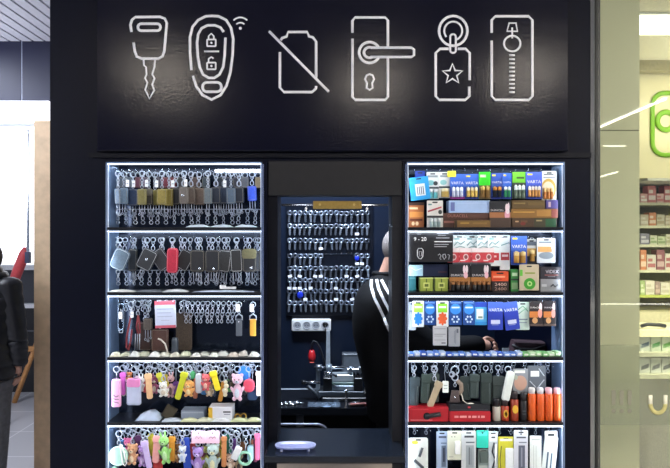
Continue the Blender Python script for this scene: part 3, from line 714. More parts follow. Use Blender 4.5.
def trunk(mb, z0, z1, rx0, ry0, rx1, ry1, nb, mtl, cap=True, cx0=0, cx1=0, cy0=0, cy1=0):
    vs_, fs_ = [], []; n = 24; rows = nb*4
    for r in range(rows+1):
        t = r/rows; b = abs(math.sin(PI*t*nb)); g = 1 + .055*b
        rx, ry = (rx0*(1-t)+rx1*t)*g, (ry0*(1-t)+ry1*t)*g; z = z0*(1-t)+z1*t
        for i in range(n):
            a = 2*PI*i/n; vs_.append((cx0*(1-t)+cx1*t + rx*math.cos(a), cy0*(1-t)+cy1*t + ry*math.sin(a), z + .006*math.sin(3*a+r)))
    for r in range(rows):
        for i in range(n): j = (i+1) % n; fs_.append((r*n+i, r*n+j, (r+1)*n+j, (r+1)*n+i))
    fs_ += [tuple(reversed(range(n))), tuple(range(rows*n, rows*n+n))]; mb.add(vs_, fs_, mtl, True)
trunk(m, zb, zsh-.10, .195, .165, .21, .165, 7, PJ); trunk(m, zsh-.10, zsh+.04, .21, .165, .11, .10, 2, PJ); m.build('jacket', sh)
for s in (1, -1):
    m = MB(); trunk(m, Zp(366), 1.13, .062, .062, .072, .07, 4, PJ, cx0=.205*s, cx1=.215*s, cy0=.05, cy1=.01); trunk(m, 1.13, zsh+.01, .072, .07, .085, .085, 5, PJ, cx0=.215*s, cx1=.16*s, cy0=.01)
    m.ball((.165*s,0,zsh-.01), (.088,.09,.055), PJ, 14, 8); m.build('sleeve', sh)
m = MB(); m.ball((0,-.02,zsh+.075), (.13,.13,.085), PJ, 18, 10); m.ring((0,-.0,zsh+.05), .115, .035, PJ, 'z', 18, 8); m.build('hood', sh)
m = MB(); m.ball((0,.015,zsh+.185), (.1,.115,.12), mat('#2a211d', .8, var=.3, scale=150, bump=.4), 16, 12); m.build('hair', sh)
m = MB(); m.ball((0,.112,zsh+.15), (.012,.02,.02), SKIN, 8, 6)
m.build('nose', sh)
for s in (-1,1):
    m = MB(); m.ball((.083*s,.03,zsh+.165), (.01,.022,.032), SKIN, 8, 6); m.build('ear', sh)
GT = mat('#5b5b60', .8, var=.18, scale=40)
skin_obj('trousers', [(0,0,.93),(.085,0,.82),(.085,0,.48),(.075,-.02,.08),(-.085,0,.82),(-.085,0,.48),(-.075,-.02,.08)], [(0,1),(1,2),(2,3),(0,4),(4,5),(5,6)], [(.165,.13),.105,.085,.072,.105,.085,.072], GT, sh, 2)
for s in (-1,1):
    m = MB(); m.ball((.08*s,.06,.045), (.05,.14,.042), mat('#22211f', .5), 12, 8); m.slab(.08*s-.045, .08*s+.045, 0, .02, -.07, .19, mat('#d0d0d0', .5), .01); m.build('shoe', sh)
# ---------------------------------------------------------------- display cabinets
CD = .125                                              # inner depth
ROWTOP = [163, 230.5, 295.5, 360.5, 425.5, 490]         # light strip under each shelf, photo rows
ZTOP = [W(0, p, 0).z for p in ROWTOP]
ZS = [z + .0135 for z in ZTOP[1:]]                      # top of the shelf under each row (board 12 mm thick)
LEDM = mat('#e8f1ff', .4, emit=2.2)
def cabinet(name, label, x0, x1, back_rows, hookpx, LEDW=.42, SIDEW=.12):
    t = thing(name, label, 'display cabinet', ((x0+x1)/2, 0, ZB))
    o = Vector(((x0+x1)/2, 0, ZB)); hw = (x1-x0)/2
    AL = mat('#6c86ac', .3, .4, var=.03); MIR = mat('#202838', .16, .6, var=0)
    for s in (-1, 1):
        m = MB(); xa, xb = sorted((s*hw, s*(hw-.006))); m.box(xa, xb, .003, CD, 0, ZT-ZB, AL); m.build('side_panel', t)
        m = MB(); xa, xb = sorted((s*(hw), s*(hw-.0045))); m.box(xa, xb, -.004, .003, 0, ZT-ZB, mat('#8295b4', .3, .4, var=0)); m.build('frame_edge', t)
    m = MB(); m.box(-hw, hw, -.004, .02, ZT-ZB-.004, ZT-ZB, AL); m.build('top_rail', t)
    for s in (-1, 1):
        m = MB(); xa, xb = sorted((s*(hw-.0062), s*(hw-.0085))); m.box(xa, xb, .002, .007, ZS[4]-ZB, ZT-ZB-.01, mat('#dfe9fa', .4, emit=.3)); m.build('side_light', t)
    rails = []
    for r in range(5):
        zt_, zb_ = ZTOP[r]-ZB, ZS[r]-ZB
        if back_rows[r]:
            m = MB(); m.box(-hw, hw, CD, CD+.008, zb_-.012, zt_, MIR); m.build('back_panel', t)
        if r < 4:
            m = MB(); m.box(-hw+.006, hw-.006, -.003, CD, zb_-.0105, zb_, mat('#16181e', .3, var=.08)); m.build('shelf', t)
        m = MB(); m.box(-hw+.006, hw-.006, .0, .006, zt_-.0065, zt_-.002, LEDM); sr = m.build('light_strip', t)
        area('shelf_light', o + Vector((0, .004, zt_-.009)), (math.radians(28), 0, 0), x1-x0-.02, .004, LEDW, (.80, .90, 1))
        area('shelf_light', o + Vector((0, CD-.02, zt_-.006)), (math.radians(-10), 0, 0), x1-x0-.02, .003, LEDW*.5, (.80, .90, 1))  # added fill for the cabinet back, no light strip there
        for s_ in (-1, 1):
            sl_ = area('side_lamp', o + Vector((s_*(hw-.010), .006, (zt_+zb_)/2)), (0,0,0), .006, zt_-zb_-.02, SIDEW, (.82, .90, 1))
            sl_.rotation_euler = Vector((-s_*.6, .8, 0)).to_track_quat('-Z', 'Y').to_euler()
        m = MB(); m.box(-hw+.006, hw-.006, CD-.006, CD, zt_-.034, zt_-.018, mat('#2a313d', .35, .5)); rails.append(m.build('hook_rail', t))
    m = MB(); m.box(-hw, hw, .0, CD, 0, ZS[4]-ZB, KB); m.build('plinth', t)
    for r in range(5):
        m0 = None
        for px in hookpx[r]:
            p = W(px, 0, .03); z = ZTOP[r] - HKD
            if m0 is None:
                m = MB(); m.tube([(0,CD-.03,0),(0,-.016+.0,0),(0,-.019,.006)], .0011, CHROME, 5); m0 = m.build('hook', rails[r]); h = m0
            else:
                h = m0.copy(); C.objects.link(h); h.parent = rails[r]
            h.location = (p.x - o.x, .03, z - ZB)
    return t
HKD = .030                                             # hook height below the light strip
HK = lambda a, b, n: [a + (b-a)*i/(n-1) for i in range(n)]
hooksL = [HK(117, 257, 22), HK(120, 257, 12), HK(120, 253, 18), HK(120, 258, 12), HK(120, 259, 12)]
hooksR = [HK(414, 552, 12), HK(414, 552, 12), HK(416, 552, 13), [413,421,430,443,454,469,484,498,510,522,540,552], [417,430,441,454,467,484,493,507,520,534,549]]
cabL = cabinet('display_cabinet', 'lit cabinet of hanging key cases, key rings and colourful charms', cl0, cl1, [1,1,1,1,1], hooksL)
cabR = cabinet('display_cabinet', 'lit cabinet of batteries, torches and cable packs beside the glass shopfront', cr0, cr1, [1,1,0,1,1], hooksR, .28, .09)

def spin(t, c, a):                                      # swing every part but the ring about the point c (local z)
    if abs(a) < 1e-6: return
    R = Matrix.Rotation(a, 4, 'Y'); v = Vector((0,0,c)); off = v - R @ v
    for ch in t.children:
        if ch.name.split('.')[0] in ('ring', 'price_tag'): continue
        ch.rotation_euler = (0, a, 0); ch.location = off
# ---------------------------------------------------------------- kinds of goods (built in photo pixels, hanging from z = 0)
def hang_loc(px, r, y): 
    p = W(px, 0, y); p.z = ZTOP[r] - HKD; return p
def zpx(py, y): return H - (py-234)*U(y)
def keyring(m, z, R=3.1, r=.5, mt=None): m.ring((0,0,z), R, r, mt or SILVER, 'y', 14, 6)
def clasp(m, z, s=1.0):                                 # lobster clasp from z downwards, about 9 long
    m.ring((0,0,z-1.4*s), 1.3*s, .42*s, SILVER, 'y', 10, 6)
    m.ball((0,0,z-3.4*s), (.9*s,.8*s,1.0*s), SILVER, 8, 6)
    m.tube([(-.6*s,0,z-4.2*s),(-1.6*s,0,z-5.6*s),(-1.5*s,0,z-7.6*s),(0,0,z-8.8*s),(1.5*s,0,z-7.6*s),(1.4*s,0,z-5.6*s),(.6*s,0,z-4.2*s)], .5*s, SILVER, 6)
def snap_hook(px, r, zoff, y, label, group, s=1.0, proto={}):
    loc = hang_loc(px, r, y); loc.z -= zoff*U(y); k = ('h', round(s,2))
    if k not in proto:
        m = MB(.0043); keyring(m, -2.2*s, 2.2*s, .5*s); clasp(m, -3.8*s, s); proto[k] = m.build('key_ring_clasp', loc=loc); o = proto[k]
    else: o = proto[k].copy(); C.objects.link(o); o.location = loc
    o.rotation_euler = (0, random.uniform(-.12,.12), random.uniform(-.5,.5))
    return tag(o, label, 'key ring', group)
def price_tag(par, x, z, w=3.2, h=7, name='price_tag'):
    m = MB(U(.04)); m.slab(x-w/2, x+w/2, z-h, z, -1.5, -1.2, WHITE, .5); m.tube([(x,-1.35,z),(0,-.5,z+3)], .15, WHITE, 4)
    m.box(x-w*.3, x+w*.3, -1.56, -1.5, z-h*.55, z-h*.45, mat('#8d929c', .6)); return m.build(name, par)
def key_case(px, r, top, w, h, col, y, label, group, tilt=0, flap=None, snap=None, keys=3, tagx=None, round_=.18, seam=None, cat='key case', yaw=0):
    """leather case: ring and clasp above, pouch, row of key hooks below"""
    loc = hang_loc(px, r, y); k = U(y)
    t = thing('key_case', label, cat, loc, (0,0,0), group)
    z0 = (zpx(top, y) - ZTOP[r] + HKD)/k
    m = MB(k); keyring(m, -2.6, 2.6, .55); n = max(1, round((-z0-5)/7.5))
    L = (-z0-4.5)/n
    for i in range(n): clasp(m, -4.2 - i*L, L/8.8)
    m.build('ring', t)
    lm = leather(col); m = MB(k); m.slab(-w/2, w/2, z0-h, z0, -1.5, 1.5, lm, w*round_, .7, 4)
    st = mat(seam or '#8b8578', .7); e = w/2-1.0
    m.tube([(a,-1.55,b) for a, b in rrect(-e, e, z0-h+1.0, z0-1.0, w*round_*.7, 3)], .16, st, 4, True); pch = m.build('pouch', t)
    if flap:
        m = MB(k); m.slab(-w/2-.2, w/2+.2, z0-h*.42, z0+.3, -2.3, -1.45, leather(flap), w*.2, .35); m.build('flap', pch)
    if snap:
        m = MB(k); m.ball((snap[0]*w, -1.9, z0-h*snap[1]), (1.5,.8,1.5), CHROME, 10, 6); m.build('snap_button', pch)
    if keys:
        m = MB(k)
        for i in range(keys):
            x = (i-(keys-1)/2)*min(2.6, w/keys); l = 7 + 3*((i*7+int(px)) % 3)/2
            m.tube([(x,0,z0-h+.5),(x,0,z0-h-l)], .42, SILVER, 5); m.ring((x,0,z0-h-l-.9), 1.0, .35, SILVER, 'y', 8, 5)
        m.build('key_hook_row', t)
    spin(t, (z0-h/2)*k, tilt)
    if tagx is not None: price_tag(t, tagx, -8.5)
    return t
def strap_charm(px, r, top, w, h, col, y, label, group, tilt=0, ringcol=None, loop=True, holes=False):
    loc = hang_loc(px, r, y); k = U(y); t = thing('key_charm', label, 'key charm', loc, (0,0,0), group)
    z0 = (zpx(top, y) - ZTOP[r] + HKD)/k
    m = MB(k); keyring(m, -3.0, 3.0, .6, ringcol)
    if -z0 > 9: clasp(m, -5.2, (-z0-5.0)/8.8)
    m.build('ring', t); pm = plastic(col)
    m = MB(k); m.slab(-w/2, w/2, z0-h, z0, -.9, .9, pm, w*.35, .5)
    if holes:
        for i in range(3): m.disc(0, z0-h*(.25+.25*i), w*.16, w*.2, -1.2, -.85, INK, 10)
    m.build('strap', t)
    if loop:
        m = MB(k); m.slab(-w*.62, w*.62, z0-w*.9, z0+.6, -1.5, 1.2, pm, w*.3, .5); m.build('strap_head', t)
    spin(t, (z0-h/2)*k, tilt)
    return t
def plush_charm(px, r, top, w, h, col, col2, y, label, group, tilt=0, ears='round', bead=None, cat='key charm'):
    loc = hang_loc(px, r, y); k = U(y); t = thing('plush_charm', label, cat, loc, (0,0,0), group)
    z0 = (zpx(top, y) - ZTOP[r] + HKD)/k
    m = MB(k); keyring(m, -3.0, 3.0, .6)
    n = max(1, round((-z0-5.5)/8)); L = max(.5, (-z0-5.2)/n)
    for i in range(n): clasp(m, -5.0 - i*L, L/8.8)
    m.build('ring', t)
    a, b = plush(col), plush(col2); hr = min(w*.44, h*.27); zh = z0-hr
    m = MB(k); m.ball((0,0,z0-h*.68), (w*.40, w*.32, h*.30), a); m.ball((0,-w*.18,z0-h*.70), (w*.24,w*.18,h*.2), b, 10, 6)
    for s in (-1,1):
        m.ball((s*w*.40,-1,z0-h*.60), (w*.13,w*.13,h*.15), a, 8, 6, ry=s*.5); m.ball((s*w*.24,-w*.16,z0-h*.93), (w*.17,w*.2,h*.085), a, 8, 6)
    m.build('body', t)
    m = MB(k); m.ball((0,0,zh), (hr*1.05,hr*.9,hr), a, 14, 9); m.ball((0,-hr*.75,zh-hr*.3), (hr*.42,hr*.3,hr*.32), b, 8, 6)
    for s in (-1,1): m.ball((s*hr*.4,-hr*.82,zh+hr*.12), (hr*.11,hr*.1,hr*.12), INK, 6, 4)
    m.ball((0,-hr*1.02,zh-hr*.18), (hr*.13,hr*.1,hr*.1), INK, 6, 4); hd_ = m.build('head', t)
    for s in (-1,1):
        m = MB(k)
        if ears == 'round': m.ball((s*hr*.78,0,zh+hr*.78), (hr*.36,hr*.25,hr*.36), a, 8, 6)
        elif ears == 'long': m.ball((s*hr*.45,0,zh+hr*1.25), (hr*.24,hr*.2,hr*.8), a, 8, 6, ry=s*.15)
        else: m.ball((s*hr*1.0,0,zh), (hr*.25,hr*.22,hr*.6), a, 8, 6)
        m.build('ear', hd_)
    spin(t, (z0-h/2)*k, tilt)
    return t
def pouch_charm(px, r, top, w, h, col, y, label, group, tilt=0, col2=None, scribble=None, cat='key charm', r_=.2, name='charm_pouch'):
    loc = hang_loc(px, r, y); k = U(y); t = thing(name, label, cat, loc, (0,0,0), group)
    z0 = (zpx(top, y) - ZTOP[r] + HKD)/k
    m = MB(k); keyring(m, -3.0, 3.0, .6); 
    if -z0 > 7: m.tube([(0,0,-6),(0,0,z0+.5)], .5, SILVER, 6)
    m.build('ring', t)
    m = MB(k); m.slab(-w/2, w/2, z0-h, z0, -1.8, 1.8, plastic(col), w*r_, .9)
    if scribble:
        for i in range(3): m.tube([(-w*.3,-1.85,z0-h*(.55+.12*i)),(0,-1.9,z0-h*(.62+.1*i)),(w*.32,-1.85,z0-h*(.58+.13*i))], .35, plastic(scribble), 5)
    m.build('pouch', t)
    if col2:
        m = MB(k); m.slab(-w/2+.3, w/2-.3, z0-h*.3, z0+.4, -2.3, 2.2, plastic(col2), w*.15, .5); m.build('band', t)
    spin(t, (z0-h/2)*k, tilt)
    return t
def pack(px0, py0, px1, py1, r, y, base, prints, label, cat='battery pack', group=None, tilt=0, name='battery_blister_pack', batts=(), thick=1.2, hole=True, r_=.8, hookat=None):
    """hanging card; prints in 0..1 of the card: ('r',x0,y0,x1,y1,col) rectangle, ('e',cx,cy,rx,ry,col) ellipse, ('t',text,cx,cy,width,col) lettering,
       ('v',x0,y0,x1,y1,col,depth) raised part; batts: (x, y0, y1, half width, low colour, cap colour)"""
    w, h = px1-px0, py1-py0; k = U(y); cx = (px0+px1)/2
    t = MB(k); loc = W(cx, py0, y); zz = lambda v: -v*h; xx = lambda u: -w/2 + u*w
    t.slab(-w/2, w/2, -h, 0, 0, thick, card(base), r_, .15)
    if hole: t.slab(-min(2.6,w*.25), min(2.6,w*.25), -2.6, -1.2, -.06, .1, mat('#23262c', .6), .6)
    d = .07
    for q in prints:
        d += .035
        if q[0] == 'r': t.box(xx(q[1]), xx(q[3]), -d, .2, zz(q[4]), zz(q[2]), card(q[5]))
        elif q[0] == 'e': t.disc(xx(q[1]), zz(q[2]), q[3]*w, q[4]*h, -d, .2, card(q[5]), 20)
        elif q[0] == 't': t.text(q[1], xx(q[2]), zz(q[3]), -d-.25, q[4]*w, card(q[5]), q[6] if len(q) > 6 else None)
        elif q[0] == 'l': t.tube([(xx(a), -d, zz(b)) for a, b in q[1]], q[3], card(q[2]), 5)
    o = t.build(name, loc=loc); o.rotation_euler = (0, tilt, 0); tag(o, label, cat, group)
    for q in prints:
        if q[0] == 'v':
            m = MB(k); m.slab(xx(q[1]), xx(q[3]), zz(q[4]), zz(q[2]), -q[6], 0, plastic(q[5]), .9, .4); m.build(q[7] if len(q) > 7 else 'blister', o)
    for b in batts:
        m = MB(k); x, za, zb_, hw = xx(b[0]), zz(b[2]), zz(b[1]), b[3]*w; c1, c2 = mat(b[4], .3, .35, var=.03), mat(b[5], .3, .5, var=.03)
        L = zb_-za; m.lathe([(hw*.96,0),(hw,L*.03),(hw,L*.62)], (x,-hw*.75,za), c1, 12); m.lathe([(hw,L*.62),(hw,L*.93),(hw*.5,L*.94),(hw*.4,L)], (x,-hw*.75,za), c2, 12); m.build('battery', o)
    return o
def box_item(px0, px1, hp, r, y0, dp, base, prints, label, cat='box', group=None, yaw=0, name='carton', z=None, lid=None):
    """box standing on the shelf of row r with its front at depth y0; hp, dp in photo pixels"""
    k = U(y0); w = px1-px0; cx = (px0+px1)/2; loc = Vector((W(cx,0,y0).x, y0, (ZS[r] if z is None else z)+.0003))
    m = MB(k); m.slab(-w/2, w/2, 0, hp, 0, dp, card(base), .3, .25); xx = lambda u: -w/2+u*w; zz = lambda v: hp*(1-v); d = .03
    for q in prints:
        d += .03
        if q[0] == 'r': m.box(xx(q[1]), xx(q[3]), -d, .3, zz(q[4]), zz(q[2]), card(q[5]))
        elif q[0] == 'e': m.disc(xx(q[1]), zz(q[2]), q[3]*w, q[4]*hp, -d, .3, card(q[5]), 20)
        elif q[0] == 't': m.text(q[1], xx(q[2]), zz(q[3]), -d-.2, q[4]*w, card(q[5]), q[6] if len(q) > 6 else None)
        elif q[0] == 'l': m.tube([(xx(a), -d, zz(b)) for a, b in q[1]], q[3], card(q[2]), 5)
    if lid: m.box(-w/2+.2, w/2-.2, -.02, dp-.3, hp-.02, hp+.15, card(lid))
    o = m.build(name, loc=loc); o.rotation_euler = (0,0,yaw); o['_top'] = loc.z + hp*k; tag(o, label, cat, group); del o['_top']
    return o, loc.z + hp*k
# ---------------------------------------------------------------- left cabinet, top row: leather key cases
random.seed(21)
Y3 = (.030, .050, .070)
G = 'key cases on the top shelf'
row = [  # x, width, top, height, colour, word, extras
 (118, 6, 189, 15, '#66788c', 'narrow slate grey', {}), (124, 8, 188, 16, '#6f879f', 'pale steel blue', {'tagx': 4}), (133, 11, 189, 17, '#22385a', 'dark blue', {'tagx': 1}),
 (142, 9, 189, 16, '#7a7440', 'olive green', {}), (149, 8, 189, 16, '#2c2a26', 'near-black', {'flap': '#5a5850', 'tagx': -2}), (155, 8, 190, 15, '#857c42', 'olive khaki', {'tagx': 2}),
 (162, 10, 189, 16, '#8a7d3a', 'mustard olive', {}), (169, 8, 189, 17, '#7c7030', 'dark mustard', {}), (176, 9, 188, 17, '#14151a', 'black', {'tagx': -3}),
 (184, 9, 187, 17, '#6a6460', 'warm grey', {'snap': (-.1,.5), 'tagx': 2}), (191, 9, 187, 17, '#5a4f48', 'grey brown', {}), (199, 12, 188, 17, '#63544a', 'wide taupe brown', {}),
 (208, 8, 188, 16, '#5e6a72', 'blue grey', {}), (216, 10, 187, 17, '#1a2436', 'midnight blue', {}), (224, 9, 187, 17, '#22324a', 'deep navy', {'tagx': 1}),
 (231, 9, 188, 16, '#4d6176', 'slate blue', {}), (239, 10, 187, 16, '#18202e', 'blue black', {}), (252, 9, 186, 15, '#2f52c8', 'bright blue', {})]
for i, (px, w, tp, h, c, wd, ex) in enumerate(row):
    ex = dict(ex); ex.setdefault('keys', 3 if w > 8 else 2)
    key_case(px, 0, tp, w, h, c, Y3[i % 3], '%s leather key case, %s along the top row of hanging key cases' % (wd, ORD[i]), G, tilt=random.uniform(-.05,.05), **ex)
back = [(121,6,'#3c4552','charcoal'),(129,7,'#4a5a6a','pale slate'),(138,6,'#6a3a4a','plum'),(146,7,'#54465a','mauve grey'),(157,7,'#4a4452','dusky violet'),(166,9,'#6e2233','maroon'),(173,6,'#7a2030','crimson'),
        (181,7,'#2a2c34','graphite'),(195,10,'#4c3a34','chestnut'),(206,8,'#2f3c46','dark teal grey'),(219,9,'#14202e','inky blue'),(228,8,'#1f2c40','navy'),(237,8,'#2a2a36','dark violet'),(245,8,'#565a62','mid grey'),(258,6,'#7a6a4c','tan')]
for i, (px, w, c, wd) in enumerate(back):
    key_case(px, 0, 177, w, 11, c, .092, 'small %s key case behind the front row, %s along the top shelf' % (wd, ORD[i]), 'small key cases at the back of the top shelf', keys=0, tilt=random.uniform(-.04,.04))
keyt = {}
for i in range(18):
    px = 118 + i*8.1
    loc = W(px, 209, .083)
    if not keyt:
        m = MB(U(.083)); keyring(m, -2, 2, .5); clasp(m, -3.6, .9); m.ring((0,0,-13.5), 1.8, .4, SILVER, 'y', 10, 6); keyt[0] = o = m.build('key_ring', loc=loc)
    else: o = keyt[0].copy(); C.objects.link(o); o.location = loc
    o.rotation_euler = (0, random.uniform(-.1,.1), random.uniform(-.7,.7))
    tag(o, 'silver key ring on the lower rail of the top shelf, %s along' % ORD[i], 'key ring', 'key rings on the lower rail of the top shelf')
def low_rail(px0, px1, py, y, label):
    p, q = W(px0, py, y), W(px1, py, y); c = (p+q)/2; m = MB(); m.tube([tuple(p-c), tuple(q-c)], .0022, STEEL, 6)
    for s in (p-c, q-c): m.tube([tuple(s), (s.x, CD-y, 0)], .002, STEEL, 6)
    n = 18
    return tag(m.build('hanging_rail', loc=c), label, 'rail')
low_rail(112, 259, 209.3, .083, 'thin steel lower rail of key rings on the top shelf')
m = MB(U(.10)); m.slab(-23, 23, -1.6, 1.6, -1, 1, mat('#eef5ff', .4, emit=5), .6, .2)
o = m.build('light_tube', loc=W(238, 171, .108)); tag(o, 'glowing white light tube high at the back of the key case shelf', 'light tube')
def flat_pack(px, r, y, w, d, hgt, col, label, group, cat='packet', yaw=0, col2=None):
    k = U(y); m = MB(k); n, q = 7, 5; top, bot = [], []
    for i in range(n):
        for j in range(q):
            x = (i/(n-1)-.5)*w; yy = (j/(q-1)-.5)*d; e = (1-abs(2*i/(n-1)-1)**3)*(1-abs(2*j/(q-1)-1)**3)
            top.append((x+random.uniform(-.3,.3), yy+random.uniform(-.3,.3), .3 + hgt*e*random.uniform(.65,1.05))); bot.append((x, yy, 0))
    fs = [(i*q+j, (i+1)*q+j, (i+1)*q+j+1, i*q+j+1) for i in range(n-1) for j in range(q-1)]
    N = n*q; per = [i*q for i in range(n)] + [(n-1)*q+j for j in range(1, q)] + [i*q+q-1 for i in range(n-2, -1, -1)] + [j for j in range(q-2, 0, -1)]
    fs2 = [tuple(N+v for v in reversed(f)) for f in fs] + [(per[a], per[(a+1) % len(per)], N+per[(a+1) % len(per)], N+per[a]) for a in range(len(per))]
    m.add(top+bot, fs+fs2, plastic(col) if not col2 else plastic(col), True)
    if col2: m.slab(-w*.3, w*.3, .2, hgt*.8, -d*.35, d*.2, plastic(col2), 1, .5)
    o = m.build('flat_packet', loc=Vector((W(px,0,y).x, y, ZS[r]+.0002))); o.rotation_euler = (0,0,yaw)
    return tag(o, label, cat, group)
for i, (px, w) in enumerate(((199, 24), (222, 22), (246, 22))):
    flat_pack(px, 0, .035, w, 9, 3.0, '#c9d8e4', 'flat clear plastic sachet, %s of those lying at the foot of the top shelf' % ORD[i], 'sachets on the top shelf', yaw=random.uniform(-.1,.1))

# ---------------------------------------------------------------- left cabinet, second row: bigger cases
G = 'key cases on the second shelf'
key_case(120, 1, 249, 16, 21, '#55697b', .030, 'pale grey blue rounded key case at the start of the second row', G, tilt=.42, round_=.3, keys=0, seam='#d8e2ea')
key_case(133, 1, 249, 9, 22, '#232a33', .070, 'narrow black key case with steel hooks beside the pale grey blue one', G, keys=3)
key_case(147, 1, 249, 16, 21, '#20242a', .042, 'black tilted key case with a round white emblem', G, tilt=.45, snap=(0,.5), keys=2, seam='#c8ccd2')
key_case(161, 1, 249, 15, 21, '#33343a', .058, 'charcoal tilted key case with pale edge left of the red one', G, tilt=-.6, keys=2, seam='#b8bcc4')
key_case(172.5, 1, 248, 11, 25, '#b8203e', .030, 'crimson red key case hanging in the second row', G, tilt=.03, round_=.3, keys=1, seam='#e58a94')
key_case(184.5, 1, 250, 15, 20, '#16181d', .050, 'small black diamond-hung key case right of the red one', G, tilt=.5, keys=1, seam='#c9d0d8')
key_case(197.5, 1, 250, 14.5, 22, '#15181f', .030, 'square black key case with a snap at its lower edge', G, snap=(.18,.84), keys=4)
key_case(212.5, 1, 250, 14.5, 22, '#171b24', .030, 'blue black key case with a low centre snap, next to the square black one', G, snap=(.1,.86), keys=4)
key_case(224.5, 1, 250, 13, 22, '#3a3c40', .055, 'dark grey key case with silver zip, showing its side', G, tilt=.12, keys=4, seam='#dfe5ea')
key_case(236.5, 1, 249, 12, 23, '#222428', .034, 'black key case with a bright silver edge strip', G, tilt=-.05, keys=4, seam='#f0f3f6')
key_case(249.5, 1, 249, 14, 23, '#1b1f26', .030, 'black key case with khaki flap and silver snap', G, flap='#6a684a', snap=(.12,.82), keys=3)
key_case(258, 1, 251, 5, 20, '#3b3f46', .072, 'narrow grey key case squeezed at the very end of the second row', G, keys=1)
for i in range(16): snap_hook(116+i*9.3, 1, 0, .088, 'silver key ring clasp behind the second row of cases, %s along' % ORD[i], 'key ring clasps behind the second row', 1.05)
for i in range(18):
    loc = W(118+i*8.1, 270, .086); o = keyt[0].copy(); C.objects.link(o); o.location = loc; o.rotation_euler = (0, random.uniform(-.1,.1), random.uniform(-.7,.7))
    tag(o, 'silver key ring on the lower rail of the second shelf, %s along' % ORD[i], 'key ring', 'key rings on the lower rail of the second shelf')
low_rail(112, 259, 270.3, .086, 'thin steel lower rail of key rings on the second shelf')
flat_pack(122, 1, .02, 26, 9, 2.4, '#dfe3de', 'white paper packet lying at the front end of the second shelf', 'packets on the second shelf')
flat_pack(150, 1, .03, 26, 10, 1.6, '#6e747c', 'dark grey flat packet between two white ones on the second shelf', 'packets on the second shelf')
flat_pack(176, 1, .02, 25, 9, 2.6, '#cfd6da', 'pale flat packet with folded end below the red key case', 'packets on the second shelf', yaw=.08)
flat_pack(224, 1, .02, 60, 9, 1.5, '#b8c6d6', 'long shiny plastic sleeve lying along the second shelf', 'packets on the second shelf')
m = MB(U(.03)); m.slab(-8, 8, 0, 2.2, -2, 2, WHITE, .5, .2); m.slab(-8, -2, 2, 4, -2, 0, WHITE, .5, .2)
tag(m.build('price_card', loc=Vector((W(228,0,.05).x, .05, ZS[1]+.009))), 'small white price card standing below the zipped key case', 'price card')

# ---------------------------------------------------------------- left cabinet, third row
for i in range(11): snap_hook(182+i*5.2, 2, 0, .050, 'silver snap hook of the upper row over the black case back, %s along' % ORD[i], 'snap hooks of the upper row', .95)
for i in range(10): snap_hook(186+i*5.2, 2, 12, .075, 'silver snap hook of the lower row over the black case back, %s along' % ORD[i], 'snap hooks of the lower row', .85)
for i in range(7): snap_hook(126+i*8, 2, 0, .095, 'small snap hook behind the printed bag, %s along' % ORD[i], 'snap hooks behind the printed bag', .9)
t = thing('carabiner', 'long silver carabiner with white tag at the start of the third row', 'carabiner', hang_loc(121, 2, .035))
k = U(.035); m = MB(k); m.tube([(p[0],0,p[1]) for p in rrect(-2.6, 2.6, -28, -2, 2.6, 4)], .75, mat('#8fa0b4', .25, .9), 6, True); m.build('body', t)
m = MB(k); m.tube([(1.0,0,-8),(1.0,0,-20)], .5, STEEL, 6); m.build('gate', t); price_tag(t, 0, -10, 3.4, 7)
m = MB(k); m.tube([(-2,0,-28),(-1.5,0,-31),(1.5,0,-31),(2,0,-28)], .5, SILVER, 6); m.build('end_ring', t)
t = thing('cord_lanyard', 'red braided cord lanyard hanging beside the long silver carabiner', 'lanyard', hang_loc(131, 2, .045))
m = MB(k); keyring(m, -3, 3, .6); clasp(m, -6); m.build('ring', t)
m = MB(k); m.tube([(0,0,-14),(-2,0,-24),(-4,-1,-36),(-4.5,0,-46),(-2.5,0,-49),(-.5,0,-40),(1,0,-28)], .9, mat('#7c242c', .7, bump=.4, scale=300), 8); m.build('cord', t)
price_tag(t, 1.5, -10, 3, 6)
t = thing('cord_lanyard', 'short red cord lanyard with steel tips beneath its silver hook, nearer the printed bag', 'lanyard', hang_loc(138, 2, .060))
m = MB(k); keyring(m, -3, 3, .6); clasp(m, -6); m.build('ring', t)
m = MB(k); m.tube([(0,0,-14),(1.5,0,-22),(2,0,-32),(0,0,-34),(-1.5,0,-26),(0,0,-16)], 1.0, mat('#7a2c34', .7), 8); m.build('cord', t)
m = MB(k); 
for x in (-2.2, 0, 2.2): m.tube([(x,-1,-33),(x-.6,-1,-49)], .55, SILVER, 6)
m.build('chain', t)
key_case(145, 2, 322, 15, 28, '#3c2824', .095, 'brown leather case lying in shadow behind the red cords', 'brown cases on the third shelf', keys=0, round_=.1)
key_case(160, 2, 329, 17, 22, '#4e3028', .085, 'chestnut leather case hanging under the printed bag', 'brown cases on the third shelf', keys=0, round_=.1)
key_case(148, 2, 318, 9, 12, '#4a423c', .070, 'small dark brown key case over the red cords', 'brown cases on the third shelf', keys=3)
pack(154.5, 301, 175, 328, 2, .020, '#c8d2ea', [('r',0,0,1,.14,'#c25a6c'),('r',0,.9,1,1,'#c25a6c'),('r',.1,.28,.9,.31,'#9aa6c4'),('r',.12,.42,.8,.45,'#a6b0cc'),('r',.12,.56,.85,.59,'#a6b0cc'),('r',.3,.7,.7,.73,'#b0b8d0')],
     'clear bag with pale blue print and red bands, hanging in the third row', 'bag', name='printed_bag', thick=2.5, r_=1.2, tilt=-.03)
m = MB(U(.03)); m.lathe([(3.2,0),(3.4,1),(3.4,15),(2.9,17),(1.6,17.6)], (0,0,0), mat('#4c545e', .3, .4), 14); o = m.build('metal_flask', loc=Vector((W(175,0,.045).x, .045, ZS[2]))); tag(o, 'small grey metal cylinder standing beneath the printed bag', 'cylinder')
